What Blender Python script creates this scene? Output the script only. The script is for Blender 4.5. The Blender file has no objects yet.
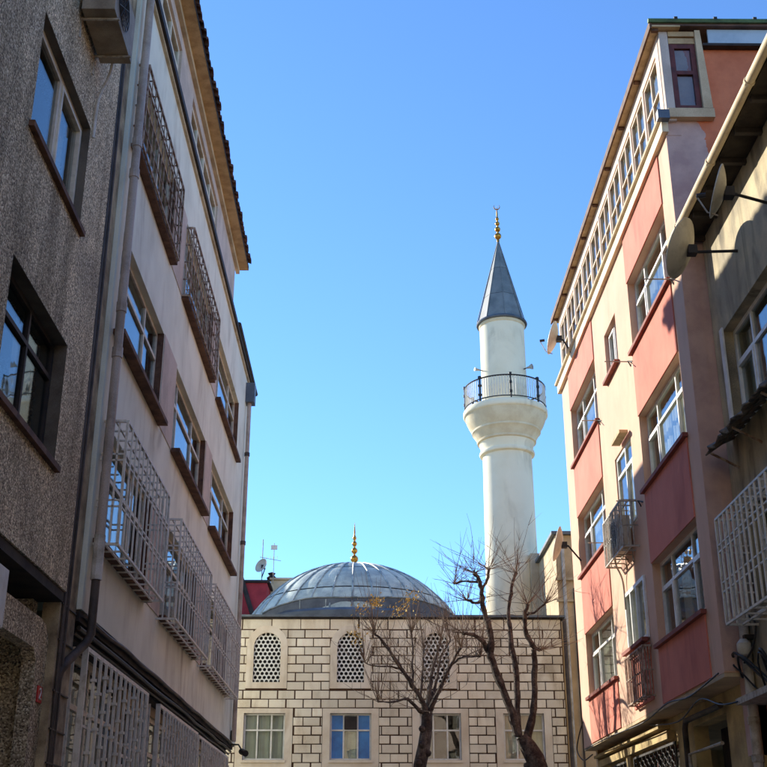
import bpy, bmesh, math, random
from mathutils import Vector, Matrix
R = math.radians
random.seed(7)
SC = bpy.context.scene
COL = SC.collection

# ------------------------------------------------------------------ camera, sky, sun, exposure
cam = bpy.data.cameras.new('camera'); cam.sensor_width = 36; cam.lens = 36 * 1170 / 767
cam.clip_start = .05; cam.clip_end = 2000
co = bpy.data.objects.new('camera', cam); COL.objects.link(co)
co.location = (0, 0, 1.6); co.rotation_euler = (R(90 + 22.37), 0, R(-.61)); SC.camera = co

SUN_AZ, SUN_EL = 46.0, 25.0            # degrees beyond the perpendicular of the street, on the left
sv = Vector((-math.cos(R(SUN_AZ)) * math.cos(R(SUN_EL)), math.sin(R(SUN_AZ)) * math.cos(R(SUN_EL)), math.sin(R(SUN_EL))))
world = bpy.data.worlds.new('World'); SC.world = world; world.use_nodes = True
wn = world.node_tree
sky = wn.nodes.new('ShaderNodeTexSky'); sky.sky_type = 'NISHITA'; sky.sun_disc = False
sky.sun_elevation = R(SUN_EL); sky.sun_rotation = R(-(90 - SUN_AZ))
sky.air_density = 1.0; sky.dust_density = 0.0; sky.ozone_density = 8.0; sky.altitude = 0
wn.links.new(sky.outputs[0], wn.nodes['Background'].inputs[0])
wn.nodes['Background'].inputs[1].default_value = .116
sl = bpy.data.lights.new('sun', 'SUN'); sl.energy = 3.3; sl.angle = R(.5); sl.color = (1, .93, .8)
so = bpy.data.objects.new('sun', sl); COL.objects.link(so); so.rotation_euler = sv.to_track_quat('Z', 'Y').to_euler()
SC.view_settings.view_transform = 'Standard'; SC.view_settings.look = 'None'
SC.view_settings.exposure = 1.38; SC.view_settings.gamma = 1
SC.cycles.use_denoising = True
SC.cycles.max_bounces = 12; SC.cycles.diffuse_bounces = 8; SC.cycles.transparent_max_bounces = 16
SC.cycles.caustics_reflective = False; SC.cycles.caustics_refractive = False

# ------------------------------------------------------------------ materials
def lin(c):
    return tuple(((v / 255) / 12.92 if v / 255 <= .04045 else ((v / 255 + .055) / 1.055) ** 2.4) for v in c) + (1,)
MT = {}
def nd(nt, t, **k):
    n = nt.nodes.new(t)
    for a, b in k.items(): setattr(n, a, b)
    return n
def noise(nt, vec, scale, detail=4, rough=.6, dist=0):
    n = nd(nt, 'ShaderNodeTexNoise'); n.inputs['Scale'].default_value = scale; n.inputs['Detail'].default_value = detail
    n.inputs['Roughness'].default_value = rough; n.inputs['Distortion'].default_value = dist
    nt.links.new(vec, n.inputs['Vector']); return n.outputs['Fac']
def ramp(nt, fac, a, b, ca=(0, 0, 0, 1), cb=(1, 1, 1, 1)):
    r = nd(nt, 'ShaderNodeValToRGB'); e = r.color_ramp.elements
    e[0].position = a; e[0].color = ca; e[1].position = b; e[1].color = cb
    nt.links.new(fac, r.inputs[0]); return r.outputs[0]
def mixc(nt, fac, a, b, mode='MIX'):
    m = nd(nt, 'ShaderNodeMix', data_type='RGBA', blend_type=mode)
    for s, v in ((m.inputs[0], fac), (m.inputs[6], a), (m.inputs[7], b)):
        if isinstance(v, bpy.types.NodeSocket): nt.links.new(v, s)
        else: s.default_value = v
    return m.outputs[2]
def mapped(nt, vec, scale):
    m = nd(nt, 'ShaderNodeMapping'); m.inputs['Scale'].default_value = scale; nt.links.new(vec, m.inputs[0]); return m.outputs[0]
def base(name):
    m = bpy.data.materials.new(name); m.use_nodes = True; MT[name] = m
    nt = m.node_tree; b = nt.nodes['Principled BSDF']
    g = nd(nt, 'ShaderNodeNewGeometry'); return m, nt, b, g.outputs['Position']
def bump(nt, b, h, strength=.4, dist=.01):
    n = nd(nt, 'ShaderNodeBump'); n.inputs['Strength'].default_value = strength; n.inputs['Distance'].default_value = dist
    nt.links.new(h, n.inputs['Height']); nt.links.new(n.outputs[0], b.inputs['Normal'])
def M(name, col, rough=.8, col2=None, scale=2.5, lo=.42, hi=.62, streak=None, samt=.6, mlo=.44, fine=.25, fscale=90, bmp=.25, bd=.006, metal=0, spec=.35, per=0, drip=None):
    """mottled surface: patches of col2, vertical run-off streaks, fine grain, relief"""
    m, nt, b, pos = base(name)
    c = lin(col)
    c2 = lin(col2) if col2 else tuple(v * .8 for v in c[:3]) + (1,)
    out = mixc(nt, ramp(nt, noise(nt, pos, scale, 6), lo, hi), c, c2)
    if streak:
        st = noise(nt, mapped(nt, pos, (.9, .9, .2)), 1.7, 3, .55, 1.2)
        mk = ramp(nt, noise(nt, pos, .55, 4, .6, .6), mlo, mlo + .22)
        ms = nd(nt, 'ShaderNodeMath', operation='MULTIPLY'); nt.links.new(mk, ms.inputs[1])
        nt.links.new(ramp(nt, st, .47, .7, (0, 0, 0, 1), (samt, samt, samt, 1)), ms.inputs[0])
        out = mixc(nt, ms.outputs[0], out, lin(streak))
    if drip:        # rain runs below the sills
        z0, per_, dc = drip
        sz = nd(nt, 'ShaderNodeSeparateXYZ'); nt.links.new(pos, sz.inputs[0])
        q = nd(nt, 'ShaderNodeMath', operation='MULTIPLY_ADD'); q.inputs[1].default_value = 1 / per_; q.inputs[2].default_value = 10 - z0 / per_; nt.links.new(sz.outputs[2], q.inputs[0])
        fq = nd(nt, 'ShaderNodeMath', operation='FRACT'); nt.links.new(q.outputs[0], fq.inputs[0])
        run = ramp(nt, noise(nt, mapped(nt, pos, (2.6, 2.6, .3)), 1.6, 5, .7, .8), .46, .72)
        mm = nd(nt, 'ShaderNodeMath', operation='MULTIPLY'); nt.links.new(ramp(nt, fq.outputs[0], .68, 1.0, (0, 0, 0, 1), (.3, .3, .3, 1)), mm.inputs[0]); nt.links.new(run, mm.inputs[1])
        out = mixc(nt, mm.outputs[0], out, lin(dc))
    fn = noise(nt, pos, fscale, 3, .7)
    if fine:
        out = mixc(nt, fine, out, ramp(nt, fn, .25, .75), 'OVERLAY')
    if per:
        oi = nd(nt, 'ShaderNodeObjectInfo')
        hs = nd(nt, 'ShaderNodeHueSaturation'); nt.links.new(out, hs.inputs['Color'])
        mr = nd(nt, 'ShaderNodeMapRange'); mr.inputs[3].default_value = 1 - per; mr.inputs[4].default_value = 1 + per
        nt.links.new(oi.outputs['Random'], mr.inputs[0]); nt.links.new(mr.outputs[0], hs.inputs['Value']); out = hs.outputs[0]
    nt.links.new(out, b.inputs['Base Color'])
    b.inputs['Roughness'].default_value = rough; b.inputs['Metallic'].default_value = metal
    b.inputs['Specular IOR Level'].default_value = spec
    if bmp: bump(nt, b, fn, bmp, bd)
    return m
M('cream_stucco', (234, 234, 216), .9, (218, 218, 200), .9, .4, .66, (158, 148, 126), .7, .44, .2)
M('joint_plaster', (190, 172, 138), .9, (120, 104, 82), 2.2, .4, .62, (84, 70, 54), .7)
M('mauve_wall', (204, 188, 174), .9, (186, 170, 156), 1.5, streak=(134, 116, 112), samt=.5)
M('beige_band', (206, 188, 156), .9, (178, 160, 130), 2, .4, .62, (92, 80, 64), .5)
M('timber_soffit', (206, 178, 134), .8, (176, 146, 106), 3)
M('rust_trim', (112, 80, 60), .8, (78, 54, 42), 5)
M('dark_trim', (58, 50, 46), .7, (40, 36, 34), 4)
M('roof_tile', (124, 84, 66), .85, (82, 62, 52), 4, per=.3)
M('roof_sheet', (110, 84, 72), .85, (80, 64, 58), 3)
M('beige_frame', (228, 218, 196), .5, (204, 192, 170), 6, fine=.1)
M('white_frame', (238, 238, 232), .4, (222, 220, 212), 6, fine=.08, bmp=.05)
M('brown_frame', (104, 52, 44), .5, (82, 42, 36), 5)
M('grey_iron', (180, 174, 162), .6, (146, 134, 118), 9, .45, .6)
M('pale_iron', (222, 216, 202), .55, (190, 178, 160), 9, .5, .7)
M('rust_iron', (178, 158, 138), .7, (126, 94, 72), 9, .42, .58)
M('black_iron', (44, 42, 42), .55, (70, 56, 46), 9, .55, .7)
M('pipe_mauve', (182, 166, 152), .5, (152, 136, 122), 3, .45, .65, (84, 70, 62), .5)
M('pipe_brown', (86, 74, 66), .6, (60, 52, 46), 3)
M('pipe_white', (206, 200, 190), .5, (168, 158, 142), 4)
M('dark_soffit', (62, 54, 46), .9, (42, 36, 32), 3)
M('salmon_panel', (218, 134, 112), .88, (204, 118, 98), .9, .36, .68, (170, 92, 78), .75, .44, .15, drip=(5.06, 2.785, (128, 76, 68)))
M('peach_wall', (222, 182, 154), .88, (210, 168, 142), .9, .38, .7, (186, 152, 126), .7, .44, .15)
M('salmon_sill', (150, 84, 68), .8, (126, 68, 58), 4)
M('cornice_cream', (232, 212, 176), .8, (206, 182, 148), 3, .45, .7)
M('attic_cream', (232, 206, 180), .8, (216, 186, 160), 2)
M('cap_lead', (132, 138, 138), .6, (104, 112, 114), 1.6, .38, .62, (82, 92, 98), .6, per=.1)
M('reveal_grey', (112, 104, 92), .9, (88, 80, 70), 2, streak=(60, 54, 48), samt=.6)
M('air_con_tan', (164, 150, 126), .6, (128, 114, 94), 2.5, .4, .65)
M('blue_film', (58, 138, 214), .18, (44, 112, 184), 1.8, fine=.05, bmp=.03)
M('roller_blind', (214, 204, 184), .8, (200, 188, 166), 3, fine=.08)
M('yellow_stucco', (214, 196, 156), .9, (170, 158, 132), 1.1, .34, .58, (84, 78, 68), .92, .24, .5)
M('brick_red_paint', (200, 120, 92), .9, (154, 84, 66), 1.5, streak=(120, 84, 70), samt=.4)
M('ground_floor_tan', (204, 180, 126), .9, (168, 146, 104), 2, .4, .62, (110, 92, 66), .5)
M('canopy_sheet', (128, 118, 104), .7, (82, 72, 62), 4)
M('stone', (246, 236, 214), .88, (230, 216, 192), 1.3, .36, .68, (176, 156, 126), .75, .4, .3, 60, per=.15)
M('mortar', (88, 64, 48), .95, (70, 50, 38), 3)
M('surround_plaster', (242, 230, 210), .9, (228, 212, 188), 1.4, streak=(172, 150, 120), samt=.6, mlo=.38, fine=.15)
M('lead', (204, 212, 198), .55, (164, 174, 168), 2.2, .4, .64, (112, 126, 130), .7, .44, .2, 40, .3, .01, metal=0, spec=.25, per=.14)
M('lead_seam', (196, 202, 194), .45, (128, 138, 138), 3, metal=.3)
M('dark_lead', (104, 112, 120), .5, (84, 90, 98), 2, .4, .6, metal=.3)
M('gold', (206, 150, 62), .3, (178, 122, 48), 8, fine=.1, metal=.85)
M('minaret_white', (252, 240, 208), .8, (244, 230, 196), 1.0, .42, .7, (186, 170, 138), .75, .44, .12)
M('minaret_ring_cream', (236, 220, 184), .85, (222, 202, 164), 2)  # slightly deeper cream for the corbel and neck moulding
M('tan_render', (212, 188, 152), .9, (188, 164, 130), 1.2, .4, .62, (112, 96, 78), .6)
M('pale_render', (216, 200, 170), .9, (192, 174, 144), 1.2, streak=(150, 134, 110), samt=.4)
M('red_house_paint', (176, 62, 70), .85, (150, 52, 60), 1.2)
M('bark', (70, 60, 54), .95, (112, 102, 92), 5, .42, .6, bmp=1.0, bd=.05, fscale=22, fine=.5)
M('twig', (122, 106, 90), .9, (150, 132, 110), 3)
M('seed_head', (226, 196, 116), .9, (204, 170, 92), 6)
M('white_plastic', (214, 212, 204), .45, (190, 184, 170), 3, fine=.08)
M('dish_cream', (200, 192, 172), .55, (172, 162, 140), 4, .45, .7, fine=.12)
M('dark_plastic', (46, 44, 44), .5, (34, 32, 32), 5)
M('plate_red', (196, 34, 40), .4, (170, 30, 36), 4, fine=.05)
M('pale_setts', (186, 178, 156), .92, (166, 158, 138), 3, fine=.4)  # out-of-view road setts, made pale and warm to bounce fill light
M('paving', (204, 194, 170), .9, (184, 174, 152), 3)
M('kerb', (150, 146, 138), .9, (124, 120, 114), 4)
M('earth', (104, 96, 84), .95, (88, 80, 70), .3)
M('room', (70, 64, 56), .9, (60, 54, 48), 1, bmp=0)
M('curtain', (236, 228, 206), .9, (222, 212, 186), 2, fine=.1, bmp=0)
M('blue_blind', (96, 178, 244), .7, (80, 156, 226), 2.5, fine=.1, bmp=0)
M('green_sheet', (92, 122, 84), .7, (72, 96, 70), 4)
M('blue_sheet', (186, 202, 212), .45, (164, 182, 194), 1.6, fine=.1)
M('snow_white', (236, 238, 240), .8, (222, 226, 230), 5)

def mk_pebble():
    m, nt, b, pos = base('pebble_dash')
    v = nd(nt, 'ShaderNodeTexVoronoi'); v.inputs['Scale'].default_value = 58; nt.links.new(pos, v.inputs['Vector'])
    sep = nd(nt, 'ShaderNodeSeparateColor'); nt.links.new(v.outputs['Color'], sep.inputs[0])
    r = nd(nt, 'ShaderNodeValToRGB'); e = r.color_ramp.elements
    e[0].position = 0; e[0].color = lin((100, 86, 68)); e[1].position = 1; e[1].color = lin((252, 244, 220))
    for p, c in ((.35, (164, 148, 122)), (.7, (204, 188, 158)), (.88, (236, 220, 190))):
        q = e.new(p); q.color = lin(c)
    nt.links.new(sep.outputs[0], r.inputs[0])
    big = ramp(nt, noise(nt, pos, .6, 6, .65, .8), .3, .7, (.78, .76, .72, 1), (1.45, 1.4, 1.28, 1))
    dm = ramp(nt, noise(nt, mapped(nt, pos, (1.2, 1.2, .16)), 1.4, 5, .65, .3), .48, .66, (1, 1, 1, 1), (.6, .58, .54, 1))
    big = mixc(nt, 1.0, big, dm, 'MULTIPLY')
    out = mixc(nt, 1.0, r.outputs[0], big, 'MULTIPLY')
    nt.links.new(out, b.inputs['Base Color']); b.inputs['Roughness'].default_value = .9
    bump(nt, b, v.outputs['Distance'], .6, -.015)
mk_pebble()

def mk_side():
    """gable wall: grey-mauve render patched over red paint along an irregular edge"""
    m, nt, b, pos = base('patched_gable')
    sx = nd(nt, 'ShaderNodeSeparateXYZ'); nt.links.new(pos, sx.inputs[0])
    n1 = noise(nt, pos, 1.3, 5, .6)
    a = nd(nt, 'ShaderNodeMath', operation='MULTIPLY_ADD'); a.inputs[1].default_value = .6; nt.links.new(n1, a.inputs[0])
    nt.links.new(sx.outputs[0], a.inputs[2])
    zz = nd(nt, 'ShaderNodeMath', operation='MULTIPLY_ADD'); zz.inputs[1].default_value = .02; nt.links.new(sx.outputs[2], zz.inputs[0])
    nt.links.new(a.outputs[0], zz.inputs[2])
    f = ramp(nt, zz.outputs[0], .0, 1.0)
    gt = nd(nt, 'ShaderNodeMath', operation='GREATER_THAN'); gt.inputs[1].default_value = 6.17; nt.links.new(zz.outputs[0], gt.inputs[0])
    mau = mixc(nt, ramp(nt, noise(nt, pos, 2.2, 5), .4, .62), lin((210, 176, 160)), lin((190, 156, 144)))
    red = mixc(nt, ramp(nt, noise(nt, pos, 2.4, 6), .38, .62), lin((220, 130, 90)), lin((204, 114, 78)))
    nt.links.new(mixc(nt, gt.outputs[0], mau, red), b.inputs['Base Color'])
    b.inputs['Roughness'].default_value = .92; bump(nt, b, noise(nt, pos, 60, 4), .4, .01)
mk_side()

def mk_glass(name, tint, ior):
    m = bpy.data.materials.new(name); m.use_nodes = True; MT[name] = m; nt = m.node_tree; nt.nodes.clear()
    o = nd(nt, 'ShaderNodeOutputMaterial'); mix = nd(nt, 'ShaderNodeMixShader'); fr = nd(nt, 'ShaderNodeFresnel'); g = nd(nt, 'ShaderNodeNewGeometry'); mf = nd(nt, 'ShaderNodeMix', data_type='FLOAT'); mf.inputs[2].default_value = ior; mf.inputs[3].default_value = 1 / ior
    nt.links.new(g.outputs['Backfacing'], mf.inputs[0]); nt.links.new(mf.outputs[0], fr.inputs[0])
    tr = nd(nt, 'ShaderNodeBsdfTransparent'); tr.inputs[0].default_value = tint
    gl = nd(nt, 'ShaderNodeBsdfGlossy'); gl.inputs['Roughness'].default_value = .015
    n = noise(nt, g.outputs['Position'], 1.4, 2)
    bp = nd(nt, 'ShaderNodeBump'); bp.inputs['Strength'].default_value = .12; bp.inputs['Distance'].default_value = .02
    nt.links.new(n, bp.inputs['Height']); nt.links.new(bp.outputs[0], gl.inputs['Normal'])
    nt.links.new(fr.outputs[0], mix.inputs[0]); nt.links.new(tr.outputs[0], mix.inputs[1]); nt.links.new(gl.outputs[0], mix.inputs[2])
    nt.links.new(mix.outputs[0], o.inputs[0])
mk_glass('glass', (.82, .86, .86, 1), 1.75)

# ------------------------------------------------------------------ mesh helpers
WL = {}                       # world position of each object's origin
def reg(o, loc, parent):
    o.location = Vector(loc) - (WL[parent.name] if parent else Vector((0, 0, 0)))
    if parent: o.parent = parent
    COL.objects.link(o); WL[o.name] = Vector(loc); return o
def tag(o, label=None, cat=None, group=None, kind=None):
    for k, v in (('label', label), ('category', cat), ('group', group), ('kind', kind)):
        if v: o[k] = v
    return o
def thing(name, loc, label, cat, group=None):
    o = bpy.data.objects.new(name, None); o.empty_display_size = .2
    reg(o, loc, None); return tag(o, label, cat, group)
class MB:
    def __init__(s): s.v = []; s.f = []
    def quad(s, *p):
        n = len(s.v); s.v += [tuple(q) for q in p]; s.f.append(tuple(range(n, n + len(p)))); return s
    def box(s, a, b):
        x0, x1 = sorted((a[0], b[0])); y0, y1 = sorted((a[1], b[1])); z0, z1 = sorted((a[2], b[2])); n = len(s.v)
        s.v += [(x0, y0, z0), (x1, y0, z0), (x1, y1, z0), (x0, y1, z0), (x0, y0, z1), (x1, y0, z1), (x1, y1, z1), (x0, y1, z1)]
        s.f += [tuple(n + i for i in q) for q in ((0, 3, 2, 1), (4, 5, 6, 7), (0, 1, 5, 4), (1, 2, 6, 5), (2, 3, 7, 6), (3, 0, 4, 7))]; return s
    def tube(s, pts, rad, seg=6, caps=True):
        pts = [Vector(p) for p in pts]; n = len(pts)
        rad = rad if isinstance(rad, (list, tuple)) else [rad] * n
        t0 = (pts[1] - pts[0]).normalized(); up = Vector((0, 0, 1)) if abs(t0.z) < .9 else Vector((1, 0, 0))
        a = t0.cross(up).normalized(); st = len(s.v)
        for i in range(n):
            t = (pts[min(i + 1, n - 1)] - pts[max(i - 1, 0)]).normalized()
            a = (a - t * a.dot(t)).normalized(); b = t.cross(a)
            for k in range(seg):
                w = 2 * math.pi * k / seg; s.v.append(tuple(pts[i] + (a * math.cos(w) + b * math.sin(w)) * rad[i]))
        for i in range(n - 1):
            for k in range(seg):
                k2 = (k + 1) % seg; s.f.append((st + i * seg + k, st + i * seg + k2, st + (i + 1) * seg + k2, st + (i + 1) * seg + k))
        if caps:
            s.f.append(tuple(st + k for k in reversed(range(seg)))); s.f.append(tuple(st + (n - 1) * seg + k for k in range(seg)))
        return s
    def lathe(s, prof, c, seg=32, rot=0):
        st = len(s.v); n = len(prof)
        for r, z in prof:
            for k in range(seg):
                w = 2 * math.pi * k / seg + rot; s.v.append((c[0] + r * math.cos(w), c[1] + r * math.sin(w), c[2] + z))
        for i in range(n - 1):
            for k in range(seg):
                k2 = (k + 1) % seg; s.f.append((st + i * seg + k, st + i * seg + k2, st + (i + 1) * seg + k2, st + (i + 1) * seg + k))
        return s
    def prism(s, poly, off):
        n = len(poly); st = len(s.v); off = Vector(off)
        s.v += [tuple(p) for p in poly] + [tuple(Vector(p) + off) for p in poly]
        s.f.append(tuple(st + i for i in reversed(range(n)))); s.f.append(tuple(st + n + i for i in range(n)))
        for i in range(n):
            j = (i + 1) % n; s.f.append((st + i, st + j, st + n + j, st + n + i))
        return s
    def ring(s, outer, inner, off):
        """frame between two outlines with the same number of points, extruded by off"""
        n = len(outer); st = len(s.v); off = Vector(off)
        s.v += [tuple(p) for p in outer] + [tuple(p) for p in inner] + [tuple(Vector(p) + off) for p in outer] + [tuple(Vector(p) + off) for p in inner]
        for i in range(n):
            j = (i + 1) % n
            s.f += [(st + i, st + j, st + n + j, st + n + i), (st + 2 * n + i, st + 3 * n + i, st + 3 * n + j, st + 2 * n + j),
                    (st + i, st + 2 * n + i, st + 2 * n + j, st + j), (st + n + i, st + n + j, st + 3 * n + j, st + 3 * n + i)]
        return s
    def mesh(s, name, mat, origin, smooth=False, fix=True):
        me = bpy.data.meshes.new(name)
        me.from_pydata([(x - origin[0], y - origin[1], z - origin[2]) for x, y, z in s.v], [], s.f)
        if fix and len(s.f) < 60000:
            bm = bmesh.new(); bm.from_mesh(me); bmesh.ops.recalc_face_normals(bm, faces=bm.faces); bm.to_mesh(me); bm.free()
        me.materials.append(MT[mat])
        if smooth:
            me.polygons.foreach_set('use_smooth', [True] * len(me.polygons))
            try: me.set_sharp_from_angle(angle=R(38))
            except Exception: pass
        return me
    def build(s, name, mat, parent=None, smooth=False, origin=None, fix=True):
        if origin is None:
            xs, ys, zs = zip(*s.v); origin = ((min(xs) + max(xs)) / 2, (min(ys) + max(ys)) / 2, min(zs))
        o = bpy.data.objects.new(name, s.mesh(name, mat, origin, smooth, fix)); return reg(o, origin, parent)
def smooth_path(p, k=6):
    p = [Vector(q) for q in p]; q = [p[0] * 2 - p[1]] + p + [p[-1] * 2 - p[-2]]; o = []
    for i in range(1, len(q) - 2):
        for j in range(k):
            t = j / k; a, b, c, d = q[i - 1], q[i], q[i + 1], q[i + 2]
            o.append(.5 * ((2 * b) + (c - a) * t + (2 * a - 5 * b + 4 * c - d) * t * t + (3 * b - a - 3 * c + d) * t ** 3))
    return o + [p[-1]]
UC = {}
def bar(name, a, b, mat, parent):
    """axis-aligned bar sharing one unit-cube mesh per material"""
    if mat not in UC:
        UC[mat] = MB().box((-.5, -.5, -.5), (.5, .5, .5)).mesh('bar_' + mat, mat, (0, 0, 0))
    o = bpy.data.objects.new(name, UC[mat]); o.scale = [max(abs(a[i] - b[i]), .002) for i in range(3)]
    return reg(o, [(a[i] + b[i]) / 2 for i in range(3)], parent)
class Face:
    """a wall plane: u along it, v up, n outwards"""
    def __init__(s, fn): s.P = fn
    def box(s, mb, u0, u1, v0, v1, n0, n1): return mb.box(s.P(u0, v0, n0), s.P(u1, v1, n1))
def face_left(x): return Face(lambda u, v, n: (x + n, u, v))
def face_right(x): return Face(lambda u, v, n: (x - n, u, v))
def face_front(y): return Face(lambda u, v, n: (u, y - n, v))

def wall(fr, name, u0, u1, v0, v1, holes, mat, parent, depth=.2, n=0, rmat=None):
    """wall face with real openings and reveals"""
    us = sorted({u0, u1, *[h[0] for h in holes], *[h[1] for h in holes]}); vs = sorted({v0, v1, *[h[2] for h in holes], *[h[3] for h in holes]})
    us = [u for u in us if u0 <= u <= u1]; vs = [v for v in vs if v0 <= v <= v1]
    mb = MB(); P = fr.P
    for i in range(len(us) - 1):
        for j in range(len(vs) - 1):
            cu, cv = (us[i] + us[i + 1]) / 2, (vs[j] + vs[j + 1]) / 2
            if any(h[0] < cu < h[1] and h[2] < cv < h[3] for h in holes): continue
            for nn in (n, n - depth):
                mb.quad(P(us[i], vs[j], nn), P(us[i + 1], vs[j], nn), P(us[i + 1], vs[j + 1], nn), P(us[i], vs[j + 1], nn))
    for a, b, c, d in holes:
        rv_ = MB() if rmat else mb
        for p, q in (((a, c), (b, c)), ((b, c), (b, d)), ((b, d), (a, d)), ((a, d), (a, c))):
            rv_.quad(P(*p, n), P(*q, n), P(*q, n - depth), P(*p, n - depth))
        if rmat: rv_.build('window_reveal', rmat, parent, fix=False)
    for p, q in (((u0, v0), (u1, v0)), ((u0, v1), (u1, v1)), ((u0, v0), (u0, v1)), ((u1, v0), (u1, v1))):
        mb.quad(P(*p, n), P(*q, n), P(*q, n - depth), P(*p, n - depth))
    return mb.build(name, mat, parent, fix=False)

def curtain(fr, parent, u0, u1, v0, v1, n, mat='curtain'):
    mb = MB(); k = max(8, int((u1 - u0) / .035)); ph = random.random() * 6
    pts = [(u0 + (u1 - u0) * i / k, n + .018 * math.sin(i * 1.25 + ph) + .01 * math.sin(i * .53 + ph)) for i in range(k + 1)]
    for (a, na), (b, nb) in zip(pts, pts[1:]):
        mb.quad(fr.P(a, v0, na), fr.P(b, v0, nb), fr.P(b, v1, nb), fr.P(a, v1, na))
    return mb.build('curtain', mat, parent, smooth=True, fix=False)

def window(fr, parent, u0, u1, v0, v1, n=-.14, cols=(.33, .66), transom=.68, mat='white_frame', fw=.055, sash=(), cur=None, sill=None, sillmat='rust_trim', sillout=.12, blind=(), over={}, pane='glass', tcols=None, ft=.06, cd=.2):
    """framed window: frame (part) with panes, sashes, curtains and sill as sub-parts"""
    mb = MB(); W = u1 - u0; H = v1 - v0
    fr.box(mb, u0, u1, v0, v0 + fw, n - ft, n); fr.box(mb, u0, u1, v1 - fw, v1, n - ft, n)
    fr.box(mb, u0, u0 + fw, v0 + fw, v1 - fw, n - ft, n); fr.box(mb, u1 - fw, u1, v0 + fw, v1 - fw, n - ft, n)
    cu = [u0 + c * W for c in cols]; tz = v0 + transom * H if transom else None; hw = fw * .42
    top = v1 - fw
    if tz: fr.box(mb, u0 + fw, u1 - fw, tz - hw, tz + hw, n - ft + .004, n + .004)
    for c in cu:
        fr.box(mb, c - hw, c + hw, v0 + fw, (tz - hw) if tz else top, n - ft + .002, n + .002)
    tcu = cu if tcols is None else [u0 + c * W for c in tcols]
    if tz:
        for c in tcu: fr.box(mb, c - hw, c + hw, tz + hw, top, n - ft + .002, n + .002)
    w = mb.build('window', mat, parent)
    def cells(cs, a, b): e = [u0 + fw] + [x for c in cs for x in (c - hw, c + hw)] + [u1 - fw]; return [(e[i], e[i + 1], a, b) for i in range(0, len(e), 2)]
    low = cells(cu, v0 + fw, (tz - hw) if tz else top); hi = cells(tcu, tz + hw, top) if tz else []
    for i, (a, b, c, d) in enumerate(low + hi):
        na = n - ft * .55
        if i in sash:
            q = .045; s = MB()
            fr.box(s, a, b, c, c + q, n - ft + .01, n + .02); fr.box(s, a, b, d - q, d, n - ft + .01, n + .02)
            fr.box(s, a, a + q, c + q, d - q, n - ft + .01, n + .02); fr.box(s, b - q, b, c + q, d - q, n - ft + .01, n + .02)
            s.build('sash', mat, w); a += q; b -= q; c += q; d -= q
        bar('pane', fr.P(a, c, na - .004), fr.P(b, d, na + .004), over.get(i, pane), w)
    if cur:
        for (a, b, m) in cur: curtain(fr, w, u0 + a * W, u0 + b * W, v0 + .02, v1 - .02, n - cd, m)
    for (a, b, q) in blind:
        s = MB(); fr.box(s, u0 + a * W, u0 + b * W, v1 - q * H, v1 - .01, n - .13, n - .12); s.build('roller_blind', 'roller_blind', w)
    if sill:
        s = MB(); fr.box(s, u0 - sill, u1 + sill, v0 - .07, v0 - .004, n + .006, sillout); s.build('sill', sillmat, w)
    return w

def shell(parent, x0, x1, y0, y1, z0, z1, floors, mat='room', walls=('end0', 'end1', 'back'), wmat='cream_stucco', back='x1', roof=True):
    """rest of a building's body: end walls, rear wall, floors"""
    t = .2
    ye = [('end0', y0), ('end1', y1)]
    if 'end0' in walls: MB().box((x0, y0, z0), (x1, y0 + t, z1)).build('end_wall', wmat, parent)
    if 'end1' in walls: MB().box((x0, y1 - t, z0), (x1, y1, z1)).build('end_wall', wmat, parent)
    bx = x1 if back == 'x1' else x0; sg = -1 if back == 'x1' else 1
    MB().box((bx, y0 + t + .003, z0), (bx + sg * t, y1 - t - .003, z1)).build('rear_wall', wmat, parent)
    for z in floors: MB().box((x0 + .26, y0 + t + .01, z - .12), (x1 - .26, y1 - t - .01, z)).build('floor_slab', mat, parent)

# ------------------------------------------------------------------ ground, road, pavements
tag(MB().quad((-400, -400, -.02), (400, -400, -.02), (400, 600, -.02), (-400, 600, -.02)).build('ground', 'earth', fix=False), kind='structure')
tag(MB().quad((-2.2, -30, 0), (3.7, -30, 0), (3.7, 30, 0), (-2.2, 30, 0)).build('road', 'pale_setts', fix=False), kind='structure')
tag(MB().quad((-60, 30, .004), (60, 30, .004), (60, 33, .004), (-60, 33, .004)).build('cross_road', 'pale_setts', fix=False), kind='structure')
for nm, x0, x1, kx in (('pavement_left', -4.9, -2.35, -2.2), ('pavement_right', 3.85, 6.2, 3.7)):
    p = tag(MB().box((x0, -30, -.01), (x1, 29.8, .12)).build(nm, 'paving'), kind='structure')
    a, b = sorted((kx, x1 if x0 < 0 else x0))
    for k in range(50):
        bar('kerb_stone', (a + .003, -20 + k, -.01), (b - .003, -19.01 + k, .13), 'kerb', p)
tag(MB().box((-20, 33, -.01), (20, 33.98, .12)).build('pavement_mosque', 'paving'), kind='structure')

# ------------------------------------------------------------------ LEFT: cream apartment block
FL = face_left(-3.4)
LB = thing('apartment_block', (-3.4, 22, 0), 'cream grey five-storey apartment block with barred windows on the left', 'building')
AY, BY, CY = (14.05, 17.4), (18.8, 22.6), (23.7, 27.85)
rows = {1: (5.3, 6.85), 2: (8.12, 9.62), 3: (11.0, 12.5)}
holes = [(*c, *rows[r]) for r in rows for c in (AY, BY, CY)]
wall(FL, 'wall', 13.75, 30.6, 4.38, 13.86, holes, 'cream_stucco', LB, .24)
shell(LB, -11, -3.64, 13.75, 30.6, 0, 13.85, (4.38, 7.25, 10.1, 12.95, 13.85), back='x0')
MB().box((-6.2, 14, .1), (-6.1, 30.3, 13.6)).build('partition', 'room', LB)
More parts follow.
